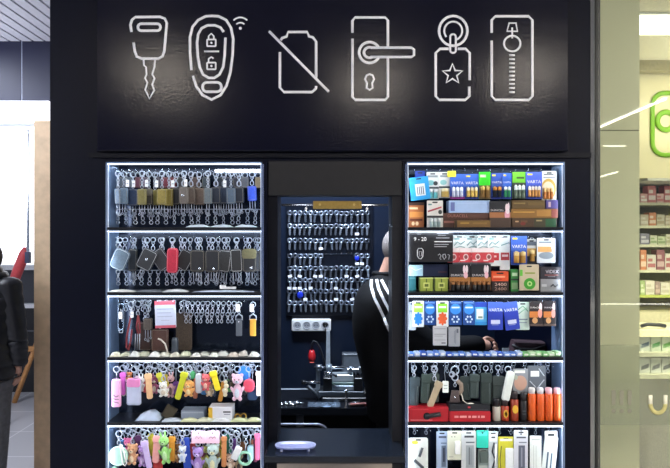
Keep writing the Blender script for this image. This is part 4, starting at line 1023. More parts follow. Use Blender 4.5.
m = MB(U(.03)); m.tube([(-5,0,17),(-2,0,16),(2,0,12),(4,0,6),(5,0,.6)], .8, mat('#d8d2c8', .4), 6); o = m.build('plastic_hook', loc=Vector((W(163,0,.03).x, .03, ZS[2]))); tag(o, 'bent cream plastic strip standing left of the grey metal cylinder', 'strip')
t = thing('mesh_pouch', 'brown woven mesh pouch hanging beside the grey cylinder', 'pouch', hang_loc(184, 2, .085)); k = U(.085)
m = MB(k); keyring(m, -3, 3, .6); m.tube([(0,0,-6),(0,0,-12)], .6, SILVER); m.build('ring', t)
WV = mat('#41362c', .8, var=.3, scale=220, bump=.5); m = MB(k); m.slab(-8, 8, -50, -12, -1.5, 1.5, WV, 2, .8); m.build('pouch', t)
for px, c, wd, rc in ((239, '#59616d', 'smoke grey', 19), (253, '#e0a63c', 'yellow', 19)):
    t = thing('key_fob', '%s webbing key fob on a silver D ring in the third row' % wd, 'key fob', hang_loc(px, 2, .025)); k = U(.025)
    m = MB(k); keyring(m, -2.6, 2.6, .5); clasp(m, -4.6, .8); m.build('ring', t); price_tag(t, -1, -2, 4, 7.5)
    m = MB(k); z = -13 ; m.tube([(-3.4,0,z-4.5),(-3.0,0,z-1),(0,0,z+1),(3.0,0,z-1),(3.4,0,z-4.5)], .75, SILVER, 6, True); m.build('d_ring', t)
    m = MB(k); m.slab(-3, 3, z-21, z-4, -.9, .9, mat(c, .7, var=.12, scale=300, bump=.3), .8, .3); m.build('strap', t)
    if px == 239:
        m = MB(k); m.ball((0,-1.1,z-7), (1,.5,1), CHROME, 8, 6); m.build('stud', t)
xs_ = [116,126,135,145,155,165,175,186,196,205,214,223,233,243,254]
cs_ = ['#cfcdb8','#b9bca4','#dfe2dc','#c2c6b0','#e6e8e6','#d0d2c4','#dcdccc','#c9d0b6','#e9ebe6','#b6b9ae','#e3e8dc','#cfd4d0','#c8c0b4','#c9c4bc','#d4d8d2']
for i, (px, c) in enumerate(zip(xs_, cs_)):
    flat_pack(px, 2, .022 + .012*(i % 2), 11+random.uniform(-1.5,1.5), 8, 4.2+random.uniform(-.6,1.2), c, 'small pale crumpled packet along the foot of the third shelf, %s in line' % ORD[i], 'pale packets along the third shelf', yaw=random.uniform(-.3,.3))

# ---------------------------------------------------------------- left cabinet, fourth row: colourful charms
G = 'charms on the fourth shelf'
pouch_charm(116.5, 3, 379, 9, 28, '#eeb4dc', .022, 'tall pale pink charm pouch with dark scribbled drawing, at the row start', G, scribble='#3a3440', r_=.22)
strap_charm(123, 3, 373, 5, 22, '#e070d0', .045, 'magenta wrist strap charm beside the pale pink pouch', G)
pouch_charm(134, 3, 379, 14, 26, '#b9c2dc', .028, 'clear grey bag charm with a pink top band', G, col2='#e08ac0', r_=.15)
plush_charm(141, 3, 377, 8, 14, '#f2f2f4', '#e8c0c8', .055, 'little white bow-shaped plush beside the clear grey bag charm', G, ears='long')
plush_charm(129.5, 3, 372, 6, 10, '#e08a4a', '#f0d8b0', .075, 'tiny orange plush over the clear grey bag charm', G)
strap_charm(149, 3, 374, 6, 25, '#e8bc90', .030, 'peach orange strap charm with dark tip in the fourth row', G, tilt=-.08)
strap_charm(161, 3, 373, 5, 16, '#d8d84a', .062, 'short yellow strap charm over the fluffy white plush', G, tilt=-.25)
plush_charm(163.5, 3, 382, 11, 14, '#e8e6e0', '#cfc2b0', .028, 'fluffy white plush charm with a yellow strap above', G, tilt=-.1)
plush_charm(171, 3, 375, 8, 22, '#d8a8b0', '#7a5a5a', .055, 'dusty pink plush charm hanging before the yellow-green strap', G, ears='long')
strap_charm(181, 3, 372, 6, 28, '#c8cc30', .026, 'yellow-green strap charm swinging to one side', G, tilt=.28)
plush_charm(189, 3, 380, 11, 16, '#f0b060', '#f4d8a0', .030, 'orange duckling plush charm with pale belly', G, ears='side')
pouch_charm(192.5, 3, 371, 6, 8, '#58b878', .060, 'small green capsule charm above the orange plush', G, r_=.45)
pouch_charm(199, 3, 373, 7, 20, '#c8ccd2', .040, 'slim silver grey bottle charm right of the orange plush', G, r_=.4)
plush_charm(206, 3, 374, 9, 16, '#d85a60', '#f0c0b0', .030, 'coral red plush charm with pale face', G)
plush_charm(209.5, 3, 384, 8, 12, '#c8b090', '#efe2c8', .055, 'beige plush charm below the coral red one', G)
strap_charm(215.5, 3, 371, 6, 20, '#f0dc30', .028, 'lemon yellow strap charm leaning over the white carton', G, tilt=-.28)
t = thing('bead_charm', 'cream beaded charm strand hanging over the white carton', 'key charm', hang_loc(226, 3, .030), group=G); k = U(.03)
m = MB(k); keyring(m, -3, 3, .6); clasp(m, -6, .9); m.build('ring', t)
for z, q in ((-16,2.0),(-20,2.6),(-24.5,3.0),(-28.5,2.2)):
    m = MB(k); m.ball((random.uniform(-1,1),-.5,z), q, plush('#e6dcc0'), 10, 7); m.build('bead', t)
plush_charm(232, 3, 373, 9, 15, '#2a2430', '#5a4a3a', .065, 'dark plush charm behind the pale pink bear', G)
plush_charm(237.5, 3, 374, 12, 26, '#eec6dc', '#d8e0f0', .026, 'big pale pink bear plush charm of the fourth row', G)
pouch_charm(244.5, 3, 366, 12, 14, '#3a8ae0', .048, 'bright blue puffy charm at the end of the fourth row', G, r_=.4)
pouch_charm(249, 3, 379, 11, 13, '#dc5068', .030, 'rose red heart pouch charm below the blue puffy one', G, r_=.45)
pouch_charm(252.5, 3, 386, 10, 14, '#2c4468', .060, 'dark navy pouch charm under the rose red one', G, r_=.3)
strap_charm(258.5, 3, 372, 4.5, 24, '#e4d4c8', .035, 'cream strap charm at the very end of the fourth row', G)
for i in range(12): snap_hook(126+i*11.5, 3, 0, .095, 'small snap hook at the back of the charm shelf, %s along' % ORD[i], 'snap hooks at the back of the fourth shelf', .9)
box_item(181, 204, 8, 3, .045, 14, '#8e9aac', [('r',.05,.2,.95,.3,'#aab4c4')], 'flat grey plastic tray on the fourth shelf under the orange plush', 'tray', name='plastic_tray')
box_item(208.5, 232, 13, 3, .02, 16, '#d8dae2', [('r',0,0,.17,1,'#d8b23a'),('r',.62,.28,.94,.4,'#3a3d48'),('r',.66,.5,.92,.56,'#7a7e8c')], 'white carton with yellow end and dark lettering on the fourth shelf', 'carton')
t = thing('gold_rings', 'pair of gold ring charms below the pale pink bear', 'ring', Vector((W(240.5,0,.03).x, .03, ZS[3])))
for x, z in ((-3,3.2),(3,3.6)):
    m = MB(U(.03)); m.ring((x,0,z), 2.6, .7, GOLD, 'y', 14, 8); m.build('gold_ring', t)
flat_pack(150, 3, .05, 24, 16, 9, '#b8c8e0', 'crumpled clear plastic wrap on the fourth shelf under the peach strap', 'wraps')
t = thing('compact_mirror', 'dark brass compact leaning on the fourth shelf before the clear wrap', 'compact', Vector((W(166,0,.05).x, .05, ZS[3])), (-.2, .5, 0)); m = MB(U(.05)); m.slab(-6, 6, .3, 13, -1, 1, mat('#4a4438', .3, .5), 1, .4); m.build('lid', t)
m = MB(U(.05)); m.slab(-5, 5, 1.5, 12, -1.3, -.9, mat('#6a6250', .2, .6), .8); m.build('mirror', t)
for i, (px, w, c) in enumerate(((172, 20, '#b8c4d0'), (190, 18, '#ccd0a8'), (206, 20, '#c4c8b0'), (222, 20, '#d0d4d8'), (240, 19, '#bcc49a'), (254, 15, '#c0c8a0'))):
    flat_pack(px, 3, .012, w, 5, 4, c, 'pale green wrapped packet along the front of the fourth shelf, %s in line' % ORD[i], 'packets along the fourth shelf', yaw=random.uniform(-.08,.08))

# ---------------------------------------------------------------- left cabinet, fifth row
G = 'charms on the lowest shelf in view'
t = thing('disc_charm', 'big mint green disc charm with a white loop, at the lowest row start', 'key charm', hang_loc(119, 4, .022), group=G); k = U(.022)
m = MB(k); keyring(m, -3, 3, .6); clasp(m, -5.5); m.build('ring', t)
m = MB(k); m.disc(-.5, -25, 9.5, 9.8, -1.6, 1.6, plastic('#b8e4d4'), 28, .6); m.ring((-.5,-1.5,-25), 8.6, .5, plastic('#d4f2e6'), 'y', 28, 6); m.build('disc', t)
m = MB(k); m.tube([(1.5,-1,-13),(3,-2.4,-20),(4.5,-2.4,-32),(7,-2.4,-34),(8.5,-2.4,-31),(6,-2.2,-22),(3,-1,-13)], .7, WHITE, 6); m.build('loop', t)
m = MB(k); m.slab(-7, -2, -46, -36, -1.2, 1.2, plastic('#a8dcc8'), 1.5, .5); m.build('pendant', t)
plush_charm(128, 4, 438, 9, 20, '#e06aa0', '#f0b8d0', .060, 'hot pink plush charm partly behind the mint disc', G)
plush_charm(132.5, 4, 444, 11, 20, '#d8a078', '#f0d8b8', .034, 'peach brown bear plush charm beside the mint disc', G)
strap_charm(138.5, 4, 436, 6, 26, '#5a3460', .070, 'dark purple strap charm behind the peach bear', G)
plush_charm(143, 4, 446, 10, 20, '#b890d8', '#d8c0ec', .045, 'lilac plush charm with a paler strap beside it', G)
strap_charm(147, 4, 441, 6, 28, '#cbb8e8', .026, 'pale lilac strap charm swinging across the lilac plush', G, tilt=-.2)
strap_charm(151, 4, 434, 5, 22, '#e0d84a', .070, 'yellow strap charm right behind the lilac ones', G)
strap_charm(156.5, 4, 436, 7, 27, '#e8a4a0', .034, 'salmon pink strap charm before the light green plush', G, tilt=.08)
pouch_charm(158, 4, 459, 9, 14, '#c83c3c', .055, 'red pouch charm below the salmon strap', G)
plush_charm(165, 4, 436, 11, 27, '#98d878', '#c4ecb0', .026, 'light green long-eared plush charm', G, ears='long', tilt=-.15)
strap_charm(172, 4, 437, 6, 24, '#e09a3a', .045, 'amber orange strap charm right of the light green plush', G)
plush_charm(176, 4, 444, 8, 18, '#a8703c', '#d8a868', .060, 'brown plush charm by the amber strap', G)
strap_charm(186.5, 4, 438, 8, 32, '#3050b8', .036, 'royal blue wide strap charm hanging beside the pink card', G, tilt=-.1)
plush_charm(182.5, 4, 446, 8, 16, '#dfe6f2', '#b8c8e8', .026, 'white and pale blue plush charm in front of the royal blue strap', G)
for px, lab in ((198.5, 'pink blank price card above the lilac bear'), (212.5, 'pink blank price card above the mint bear')):
    o = pack(px-7, 431, px+7, 443.5, 4, .020, '#f0c8dc', [('l',((.25,.6),(.4,.4),(.5,.62),(.62,.42),(.75,.6)),'#8a6a80',.3),('e',.5,.16,.05,.06,'#4a4a50')], lab, cat='price card', name='price_card', hole=False, thick=.8)
plush_charm(198, 4, 447, 12, 26, '#a888d0', '#c8b0e4', .030, 'lilac bear plush charm hanging below the pink card', G)
plush_charm(213, 4, 444, 13, 28, '#b8ccc8', '#e8e4b8', .030, 'pale mint grey bear plush charm hanging below the pink card', G)
plush_charm(206, 4, 446, 8, 22, '#ccd06a', '#e8ec9a', .065, 'yellow green plush charm between the lilac and the mint bears', G)
strap_charm(224, 4, 437, 5, 30, '#d08a58', .036, 'copper brown strap charm next to the mint grey bear', G)
strap_charm(228, 4, 433, 5, 20, '#2a7a68', .058, 'teal green strap charm behind the copper strap', G, tilt=-.15)
plush_charm(231, 4, 454, 9, 16, '#d8b8a0', '#f0dcc8', .045, 'small beige plush charm low beside the white tag', G)
pouch_charm(236.5, 4, 446, 7, 14, '#e8ecec', .022, 'tilted white luggage tag charm of the lowest row', G, tilt=.45, r_=.15)
plush_charm(239, 4, 452, 9, 20, '#c8b088', '#3a3230', .055, 'tan and dark plush charm behind the white tag', G)
t = thing('ring_charm', 'mint green ring charm hanging low near the row end', 'key charm', hang_loc(246, 4, .030), group=G); m = MB(U(.03)); keyring(m, -3, 3, .6); clasp(m, -5.5); m.tube([(0,0,-14),(-1,0,-22)], .5, SILVER); m.build('ring', t)
m = MB(U(.03)); m.ring((-1,0,-28), 6.2, 1.5, plastic('#a8e0c0'), 'y', 20, 8); m.build('hoop', t)
pouch_charm(250.5, 4, 445, 6, 16, '#a8c8d8', .045, 'pale blue bottle charm beside the mint ring', G, r_=.45)
strap_charm(257.5, 4, 434, 5, 26, '#b85878', .034, 'rose pink strap charm at the end of the lowest row', G)
strap_charm(255.5, 4, 440, 3.5, 22, '#7a3450', .065, 'maroon strap charm behind the rose pink one', G)

# second layer of small charms behind the front ones
BC = [('#c84a4a','red'),('#e8a040','orange'),('#7a4a9a','purple'),('#d8d0c0','cream'),('#4a8ac8','sky blue'),('#b05a80','dusky pink'),('#5a9a5a','green'),('#8a5a3a','brown'),('#e0c8d8','pale pink'),('#3a4a6a','dark blue'),('#d8c040','yellow'),('#7a7a82','grey'),('#c87a5a','terracotta')]
for r, top, rowname, xs0 in ((3, 375, 'fourth', (126,137,146,155,167,176,186,196,204,213,222,230,247)), (4, 441, 'lowest', (123,134,145,154,162,170,180,192,203,219,234,243,253))):
    for i, px in enumerate(xs0):
        c, wd = BC[(i*5 + r) % 13]; tp = top + random.uniform(-2, 7); lab = 'small %s %s charm behind the front charms of the %s shelf, %s along' % (wd, ('plush','strap','capsule')[i % 3], rowname, ORD[i]); g = 'small charms at the back of the %s shelf' % rowname
        if i % 3 == 0: plush_charm(px, r, tp, 8, 17, c, '#e8d8c8', .092, lab, g, ears=('round','long','side')[i % 2])
        elif i % 3 == 1: strap_charm(px, r, tp, 4.5, 20, c, .092, lab, g, tilt=random.uniform(-.25,.25))
        else: pouch_charm(px, r, tp, 7, 13, c, .092, lab, g, r_=.4)
# ---------------------------------------------------------------- right cabinet, top row: hanging battery packs
random.seed(33)
G = 'battery packs on the top right shelf'
BAT = lambda n, x0, x1, y0, y1, a, b: [(x0+(x1-x0)*(i+.5)/n, y0, y1, (x1-x0)/n*.44, a, b) for i in range(n)]
pack(408.5, 177, 428, 200, 0, .028, '#2f9fe0', [('r',.28,.3,.78,.82,'#e8f2fa'),('r',.36,.42,.4,.78,'#3a4a60'),('r',.46,.42,.5,.78,'#3a4a60'),('r',.56,.42,.6,.78,'#3a4a60'),('r',.66,.42,.7,.78,'#3a4a60')],
     'bright blue card with a white barcode label, tilted at the row start', 'card pack', G, tilt=-.12, name='card_pack')
pack(415, 171, 425, 180, 0, .060, '#1e40b0', [], 'small dark blue card behind the tilted bright blue one', 'card pack', G, name='card_pack')
pack(426.5, 172, 439, 199, 0, .045, '#dfe4e2', [('r',.1,.12,.9,.2,'#8a9498'),('e',.35,.4,.28,.1,'#7fc4c8'),('r',0,.55,1,.62,'#3c4a50'),('e',.72,.42,.18,.08,'#303a40')], 'white card of teal batteries beside the tilted bright blue card', 'battery pack', G, batts=BAT(2,.1,.9,.63,.97,'#6fc4cc','#d8e0e4'))
pack(439, 172, 450, 198, 0, .040, '#e2e6e4', [('r',.1,.12,.9,.2,'#8a9498'),('e',.4,.4,.3,.1,'#90c8c8'),('r',0,.55,1,.62,'#30383e')], 'white card with a single gold cell lying under its dark stripe', 'battery pack', G, batts=BAT(1,.1,.9,.64,.97,'#d0b060','#e4d8b0'))
pack(447.5, 171, 456, 177, 0, .028, '#f0e040', [], 'small yellow price ticket above the first blue battery cards', 'ticket', name='price_ticket', hole=False, thick=.6)
def varta(px0, px1, py0, py1, y, lab, r=0, body='#2b4fb0', strip='#3a6ad0', batt=('#c9a04a','#e6d4a0'), n=3, low='#1c3486', tilt=0, g=G):
    return pack(px0, py0, px1, py1, r, y, body, [('r',0,0,1,.5,strip),('t','VARTA',.5,.36,.86,'#f2f6ff'),('r',.1,.06,.4,.12,'#f0d840'),('r',0,.9,1,1,low)], lab, 'battery pack', g, batts=BAT(n,.1,.9,.52,.92,*batt), tilt=tilt)
varta(450, 464.5, 174, 199, .030, 'blue card of three pale batteries with magenta foot, first of the blue battery cards', low='#8a2a80', batt=('#b8c0d8','#e8ecf4'))
varta(464.5, 479, 174, 199, .034, 'blue card of gold batteries fanned beside the bright green card', batt=('#c8a850','#f0e0b0'))
pack(479, 172, 490.5, 199, 0, .028, '#3cd02c', [('r',0,0,1,.48,'#34d828'),('r',.1,.1,.6,.2,'#c8f8b8'),('r',0,.5,1,1,'#6a5a3a')], 'bright green topped card of brown batteries on the top right shelf', 'battery pack', G, batts=BAT(2,.1,.9,.52,.95,'#8a6a3a','#c8a860'))
varta(491, 502.5, 173, 199, .034, 'blue card with black and orange batteries right of the bright green card', batt=('#20242c','#d89040'), n=2, strip='#3458b8')
varta(502.5, 511.5, 173, 199, .030, 'narrow blue card with green and white batteries', batt=('#3c9a68','#e0e8e0'), n=2)
pack(512.5, 172, 526, 199, 0, .034, '#68c038', [('r',0,0,1,.38,'#74d038'),('r',.3,.18,.85,.25,'#3a5a2a'),('r',0,.4,1,1,'#3e4a40')], 'leaf green card of silver batteries with dark window', 'battery pack', G, batts=BAT(3,.08,.92,.48,.97,'#5a6a5c','#dfe6e0'))
varta(526, 542, 172, 199, .028, 'blue violet card of copper and white batteries, last of the blue ones', strip='#4a64d8', batt=('#c08848','#f0e4d0'), n=4)
pack(542, 171, 556.5, 200, 0, .034, '#d8dcd0', [('e',.45,.62,.52,.36,'#c8a44a'),('e',.42,.66,.42,.3,'#e0d8b8'),('r',.12,.1,.8,.14,'#5a6268'),('r',.1,.2,.9,.24,'#8a9298')], 'white card with a golden arc around copper batteries at the row end', 'battery pack', G, batts=BAT(3,.05,.75,.58,.96,'#a8682c','#d8b070'))
# boxes and cards standing below
o, _ = box_item(408.5, 424, 25, 0, .045, 8, '#b06a3c', [('r',0,0,1,.12,'#3a2420'),('r',.05,.2,.6,.28,'#e8c8a0'),('r',.08,.38,.95,.6,'#d89048'),('r',.1,.66,.9,.74,'#6a3420'),('e',.3,.85,.1,.08,'#f0d8b0'),('e',.55,.85,.1,.08,'#f0d8b0')], 'copper orange carton standing at the start of the top right shelf', 'carton')
pack(427, 200.5, 443, 228, 0, .022, '#dcdcd6', [('r',.08,.12,.3,.17,'#5a8a8a'),('l',((.05,.4),(.9,.24)),'#b04a50',.9),('r',0,.55,1,.63,'#2a2e30'),('e',.82,.42,.12,.08,'#3a4040'),('r',.3,.64,.45,.96,'#9ab0b0'),('r',.5,.64,.66,.96,'#a8b8b8')], 'white card with a red stroke and pale cells, low next to the copper carton', 'battery pack', 'battery packs below the hanging row', hole=True, batts=BAT(3,.15,.85,.64,.97,'#9fb4b4','#d8dedc'))
b1, t1 = box_item(443, 490, 8.5, 0, .030, 14, '#4a3026', [('r',.02,.25,.25,.5,'#8a5a50'),('r',.3,.35,.95,.55,'#5c4030')], 'long dark brown carton lying under the pale blue box', 'carton')
b2, t2 = box_item(455, 490.5, 6.8, 0, .018, 4.5, '#7a5c30', [('r',.0,0,.06,1,'#3a2c1c'),('r',.15,.3,.4,.5,'#a8843c'),('r',.5,.3,.9,.55,'#8c6c38')], 'bronze coloured flat carton in front of the long dark brown one', 'carton')
b3, t3 = box_item(441, 489, 5.8, 0, .030, 14, '#54362c', [('t','DURACELL',.35,.5,.42,'#a8746a')], 'thin reddish brown carton on top of the long dark brown one', 'carton', z=t1)
box_item(449, 490, 12.4, 0, .030, 14, '#a8c4ec', [('r',.04,.15,.14,.85,'#6a78b8'),('r',.2,.2,.9,.24,'#c0d4f4')], 'pale blue box topping the brown cartons of the top right shelf', 'box', z=t3)
pack(489.5, 201, 511, 228, 0, .024, '#22242a', [('r',0,.42,1,.62,'#a87048'),('t','DURACELL',.36,.34,.6,'#e8e8ea'),('e',.8,.24,.07,.14,'#f0dce0'),('e',.88,.22,.05,.16,'#f0dce0'),('e',.82,.5,.12,.2,'#e8a8b8'),('e',.84,.38,.09,.1,'#f4e4e8'),('r',0,.62,1,1,'#4a3a30')], 'black and copper card with a pink furry shape, standing mid shelf', 'battery pack', 'battery packs below the hanging row')
b4, t4 = box_item(512, 534, 9.2, 0, .026, 16, '#4e3a28', [('r',.15,.3,.3,.45,'#c8a878'),('r',.4,.25,.7,.5,'#6a4a30'),('e',.5,.6,.12,.2,'#7a3028')], 'dark brown carton at the stack foot beside the dark olive one', 'carton')
b5, t5 = box_item(534, 557, 9.2, 0, .026, 16, '#44402c', [('r',.1,.2,.35,.35,'#a89868'),('r',.5,.1,.95,.95,'#2a5a38')], 'dark olive carton with a green end, at the foot of the gold carton stack', 'carton')
b6, t6 = box_item(511, 558, 9.2, 0, .024, 16, '#8a6430', [('r',.05,.3,.5,.42,'#c89848'),('r',.55,.15,.85,.8,'#a87a3a'),('r',.86,.05,.99,.95,'#8a4840')], 'long golden brown carton in the middle of the stack', 'carton', z=max(t4,t5))
box_item(512, 545, 8.6, 0, .026, 16, '#5e4a28', [('r',.05,.3,.4,.45,'#8a7444'),('r',.5,.25,.95,.6,'#6e582e')], 'bronze brown carton topping the golden brown one', 'carton', z=t6)
box_item(546, 558, 8.6, 0, .026, 16, '#4a3f7c', [('r',.2,.2,.4,.8,'#b8a0a8')], 'small violet carton topping the golden brown one by the cabinet side', 'carton', z=t6)

# ---------------------------------------------------------------- second row
G = 'battery packs on the second right shelf'
k = U(.012)
t = pack(408.5, 231, 453, 262, 1, .010, '#1a1b1f', [('t','9 - 20',.26,.26,.28,'#f4f4f4'),('r',.18,.06,.3,.075,'#6a6c72'),('r',.2,.11,.28,.125,'#6a6c72'),('r',.64,.06,.9,.08,'#8a8c92'),('r',.66,.13,.84,.15,'#8a8c92'),('r',.62,.21,.92,.235,'#a8aab0'),('r',.58,.33,.98,.36,'#e0e0e4'),('r',.58,.42,.9,.445,'#a8aab0'),('r',.58,.49,.86,.515,'#a8aab0'),
   ('l',[(.2,.62),(.22,.56),(.3,.56),(.33,.62),(.32,.82),(.28,.9),(.23,.88),(.2,.8),(.2,.62)],'#c8cace',.45),('l',[(.235,.66),(.29,.66),(.29,.8),(.25,.82),(.235,.66)],'#a8aab0',.35),('l',[(.66,.78),(.7,.74),(.73,.8),(.7,.88),(.73,.92)],'#b8bac0',.4),('l',[(.77,.76),(.82,.74),(.84,.84),(.8,.92),(.77,.84),(.77,.76)],'#b8bac0',.4),('l',[(.88,.76),(.92,.78),(.9,.92)],'#b8bac0',.4)],
   'black opening hours card reading 9 - 20 at the second row of the battery cabinet', 'notice', name='opening_hours_card', hole=False, thick=.8)
for i, (a, b, lab) in enumerate(((453,466,'white teal-lettered card with a red photo of coin cells, right of the hours card'),(466,478,'white teal-lettered card next to the red coin cell leaflets'),(477,489,'white card with red label, hung in the middle of the second row'),(488,500,'tall white card with a red diagonal label beside the middle white card'))):
    pack(a, 235, b, 266, 1, (.045,.060,.042,.034)[i], '#dfeaea', [('l',((.1,.34),(.35,.22),(.6,.3),(.9,.2)),'#6aa0a4',.5),('l',((.1,.44),(.5,.36),(.9,.4)),'#8ab4b6',.4),('r',.1,.1,.5,.15,'#7aa8ac'),('r',.08,.58,.92,.82,'#c0353c'),('r',.2,.66,.7,.72,'#f0d0d0')], lab, 'battery pack', G)
pack(500, 235, 510, 270, 1, .050, '#e4ecec', [('l',((.1,.3),(.9,.22)),'#6aa0a4',.5),('r',.08,.5,.92,.72,'#b8424a'),('r',.2,.56,.8,.62,'#f0d8d8')], 'slim white card with a red square left of the blue battery card', 'battery pack', G)
for i, px in enumerate((447.5, 459.5, 471.5, 482.5)):
    pack(px, 248, px+11.6, 262.5, 1, .020+.003*(i % 2), '#c8424a', [('r',0,0,1,.3,'#e8dcdc'),('e',.55,.62,.22,.22,'#e0c8c8'),('e',.55,.62,.15,.14,'#8a4a4c'),('r',.08,.82,.5,.9,'#f2e0e0')], 'red and white coin cell leaflet before the white cards, %s of four' % ORD[i], 'battery pack', 'coin cell leaflets', name='coin_cell_pack', hole=False, thick=.9)
varta(511, 527, 236, 265, .030, 'blue card of gold batteries in the second row', r=1, batt=('#b88a40','#dcc080'), n=2, strip='#3f66c8', low='#2a4aa0', g=G)
pack(527, 239, 536, 265, 1, .045, '#c8ccc8', [('r',0,.1,1,.25,'#5a6470'),('r',0,.36,1,.66,'#c8a058'),('r',0,.66,1,1,'#33373e')], 'narrow card with gold middle band and dark foot', 'battery pack', G, batts=BAT(1,.2,.8,.4,.85,'#b88c44','#d8c088'))
pack(537, 238, 555.5, 263, 1, .030, '#d4dce2', [('r',.05,.34,.8,.56,'#e0a868'),('e',.5,.7,.4,.14,'#8a98a4'),('r',.1,.14,.85,.2,'#7a8894'),('e',.86,.3,.1,.2,'#f0e8ec')], 'white card with an orange band at the end of the second row', 'battery pack', G)
for i in range(8): snap_hook(460+i*12, 1, 0, .100, 'thin steel snap hook behind the white cards, %s along' % ORD[i], 'snap hooks behind the white cards', .8)
box_item(408.5, 416, 15, 1, .050, 9, '#3a8a94', [('r',.1,.1,.9,.2,'#6ab0b8')], 'slim teal carton under the pale blue bag', 'carton')
pack(408.5, 265, 423, 276, 1, .030, '#a8d0e4', [('l',((.1,.2),(.5,.5),(.9,.3)),'#e0f0f8',.6)], 'pale blue plastic bag over the slim teal carton', 'bag', name='plastic_bag', hole=False, thick=2)
for i, (a, b) in enumerate(((419.5, 433.5), (434.5, 448.5))):
    bb, tb = box_item(a, b, 14, 1, .022, 7, '#4a5a28', [('r',.06,.05,.46,.95,'#98a848'),('r',.54,.05,.94,.95,'#98a848'),('r',.28,.35,.72,.75,'#c8d078'),('r',.36,.45,.64,.65,'#5a6a28'),('r',0,0,1,.08,'#c8d480')], ('yellow green battery carton below the dark navy card, nearer the teal carton', 'yellow green battery carton below the dark navy card, nearer the black packs')[i], 'carton', 'yellow green battery cartons')
pack(420, 264.5, 448, 276.5, 1, .055, '#1b2748', [('r',.65,.55,.95,.7,'#4a3040')], 'dark navy card leaning above the yellow green cartons', 'card pack', name='card_pack', hole=False)
for i, (a, b) in enumerate(((449.5, 470.5), (471, 491))):
    pack(a, 264, b, 290.5, 1, .018, '#1d1e24', [('r',0,.5,1,.66,'#a8723a'),('t','DURACELL',.42,.42,.7,'#d8d8dc'),('r',0,.66,1,1,'#6a4a30'),('e',.7,.2,.06,.16,'#e8d8dc'),('e',.82,.2,.06,.16,'#e8d8dc'),('e',.77,.42,.1,.12,'#e8b8c4')],
         ('black and copper card of black cells nearer the yellow green cartons', 'black and copper card of black cells nearer the orange carton')[i], 'battery pack', 'black and copper packs on the second right shelf', batts=BAT(4,.04,.96,.64,.99,'#18191c','#8a5c34'), hole=False)
b7, t7 = box_item(492, 509, 10.3, 1, .024, 10, '#2a201e', [('t','2400',.5,.3,.7,'#d8b8a8',3.0),('t','2400',.5,.74,.7,'#b89888',3.0)], 'dark carton printed 2400 twice under the orange carton', 'carton')
box_item(491.5, 508.5, 9.6, 1, .024, 10, '#e0562c', [('r',.3,.1,.7,.25,'#2a2220'),('r',.1,.45,.8,.62,'#f0a888'),('r',.1,.72,.6,.84,'#b83a1c')], 'orange carton sitting on the dark 2400 carton', 'carton', z=t7)
box_item(511, 518.5, 22, 1, .030, 7, '#3c8a44', [('r',.15,.15,.85,.3,'#c8e0c0'),('r',.1,.6,.9,.9,'#86a878'),('r',0,.42,1,.5,'#22342a')], 'slim green carton beside the kraft card with the green disc', 'carton')
pack(519.5, 264.5, 539, 290.5, 1, .016, '#c4b89c', [('r',.02,.2,.16,.44,'#5cb83c'),('r',.28,.3,.8,.36,'#8a9a4c'),('e',.52,.74,.3,.22,'#3c9a2c'),('e',.52,.74,.13,.1,'#b8d88c'),('e',.52,.74,.06,.05,'#3c9a2c')], 'kraft card with a big green disc on the second right shelf', 'battery pack', G, hole=True)
b8, t8 = box_item(540.5, 561, 12.6, 1, .020, 10, '#8a8c8e', [('r',.06,.4,.3,.6,'#b8babc'),('l',((.5,.6),(.62,.42),(.7,.6),(.86,.44)),'#3a3c40',.7)], 'grey carton with a dark scribbled emblem at the second row end', 'carton')
box_item(540.5, 561.5, 12, 1, .020, 10, '#26242c', [('t','VIDEX',.55,.38,.62,'#d0ccd4'),('r',.2,.64,.85,.7,'#a0605c'),('r',.35,.78,.7,.83,'#8a8890')], 'black carton printed in pale capitals on the grey carton', 'carton', z=t8)

# ---------------------------------------------------------------- third row: lamps and battery cards, the seller's bag behind
G = 'cards hanging in the third right row'
def wheelcard(a, b, y, top, bot, lab, blue=False, tilt=0):
    if blue: pr = [('r',.1,.05,.9,.1,'#6a90cc'),('e',.5,.34,.42,.22,'#3a8ae0'),('r',.2,.24,.8,.3,'#cfe2fa')] + [('e',.5+.24*math.cos(PI*i/3),.76+.12*math.sin(PI*i/3),.08,.045,'#c8dcf8') for i in range(6)]
    else: pr = [('r',.12,.1,.9,.44,top),('r',.2,.2,.8,.27,'#eef8e0'),('e',.5,.68,.3,.2,bot)] + [('e',.5+.3*math.cos(PI*i/4),.68+.2*math.sin(PI*i/4),.09,.06,bot) for i in range(8)]
    return pack(a, 301, b, 327 if not blue else 325, 2, y, '#24509a' if blue else '#dde6ea', pr, lab, 'hearing battery card', G, name='cell_card', tilt=tilt)
pack(408.5, 302, 416, 330, 2, .055, '#c8d4e0', [('r',.1,.3,.9,.36,'#9ab0c4')], 'pale clear card partly hidden at the row start', 'card pack', G, name='card_pack')
wheelcard(412.5, 424, .030, '#a0dc50', '#2c86d8', 'white card with green label and blue cell wheel')
wheelcard(424, 436, .040, '', '', 'blue cell card between the blue wheel and the orange wheel cards', True)
wheelcard(436.5, 448.5, .028, '#88d038', '#e8683c', 'white card with green label and orange cell wheel')
wheelcard(449, 462, .036, '', '', 'blue cell card right of the orange wheel card', True)
wheelcard(463, 475, .030, '', '', 'blue cell card beside the light blue card with the white window', True)
pack(475, 302, 487, 325, 2, .042, '#5ab8ec', [('r',0,0,1,.22,'#2c4ab4'),('r',.12,.3,.7,.75,'#e6f0ec'),('r',.25,.62,.62,.7,'#8a9a90'),('r',0,.85,1,1,'#3a9ae0')], 'light blue card with a white window and dark blue head', 'battery pack', G)
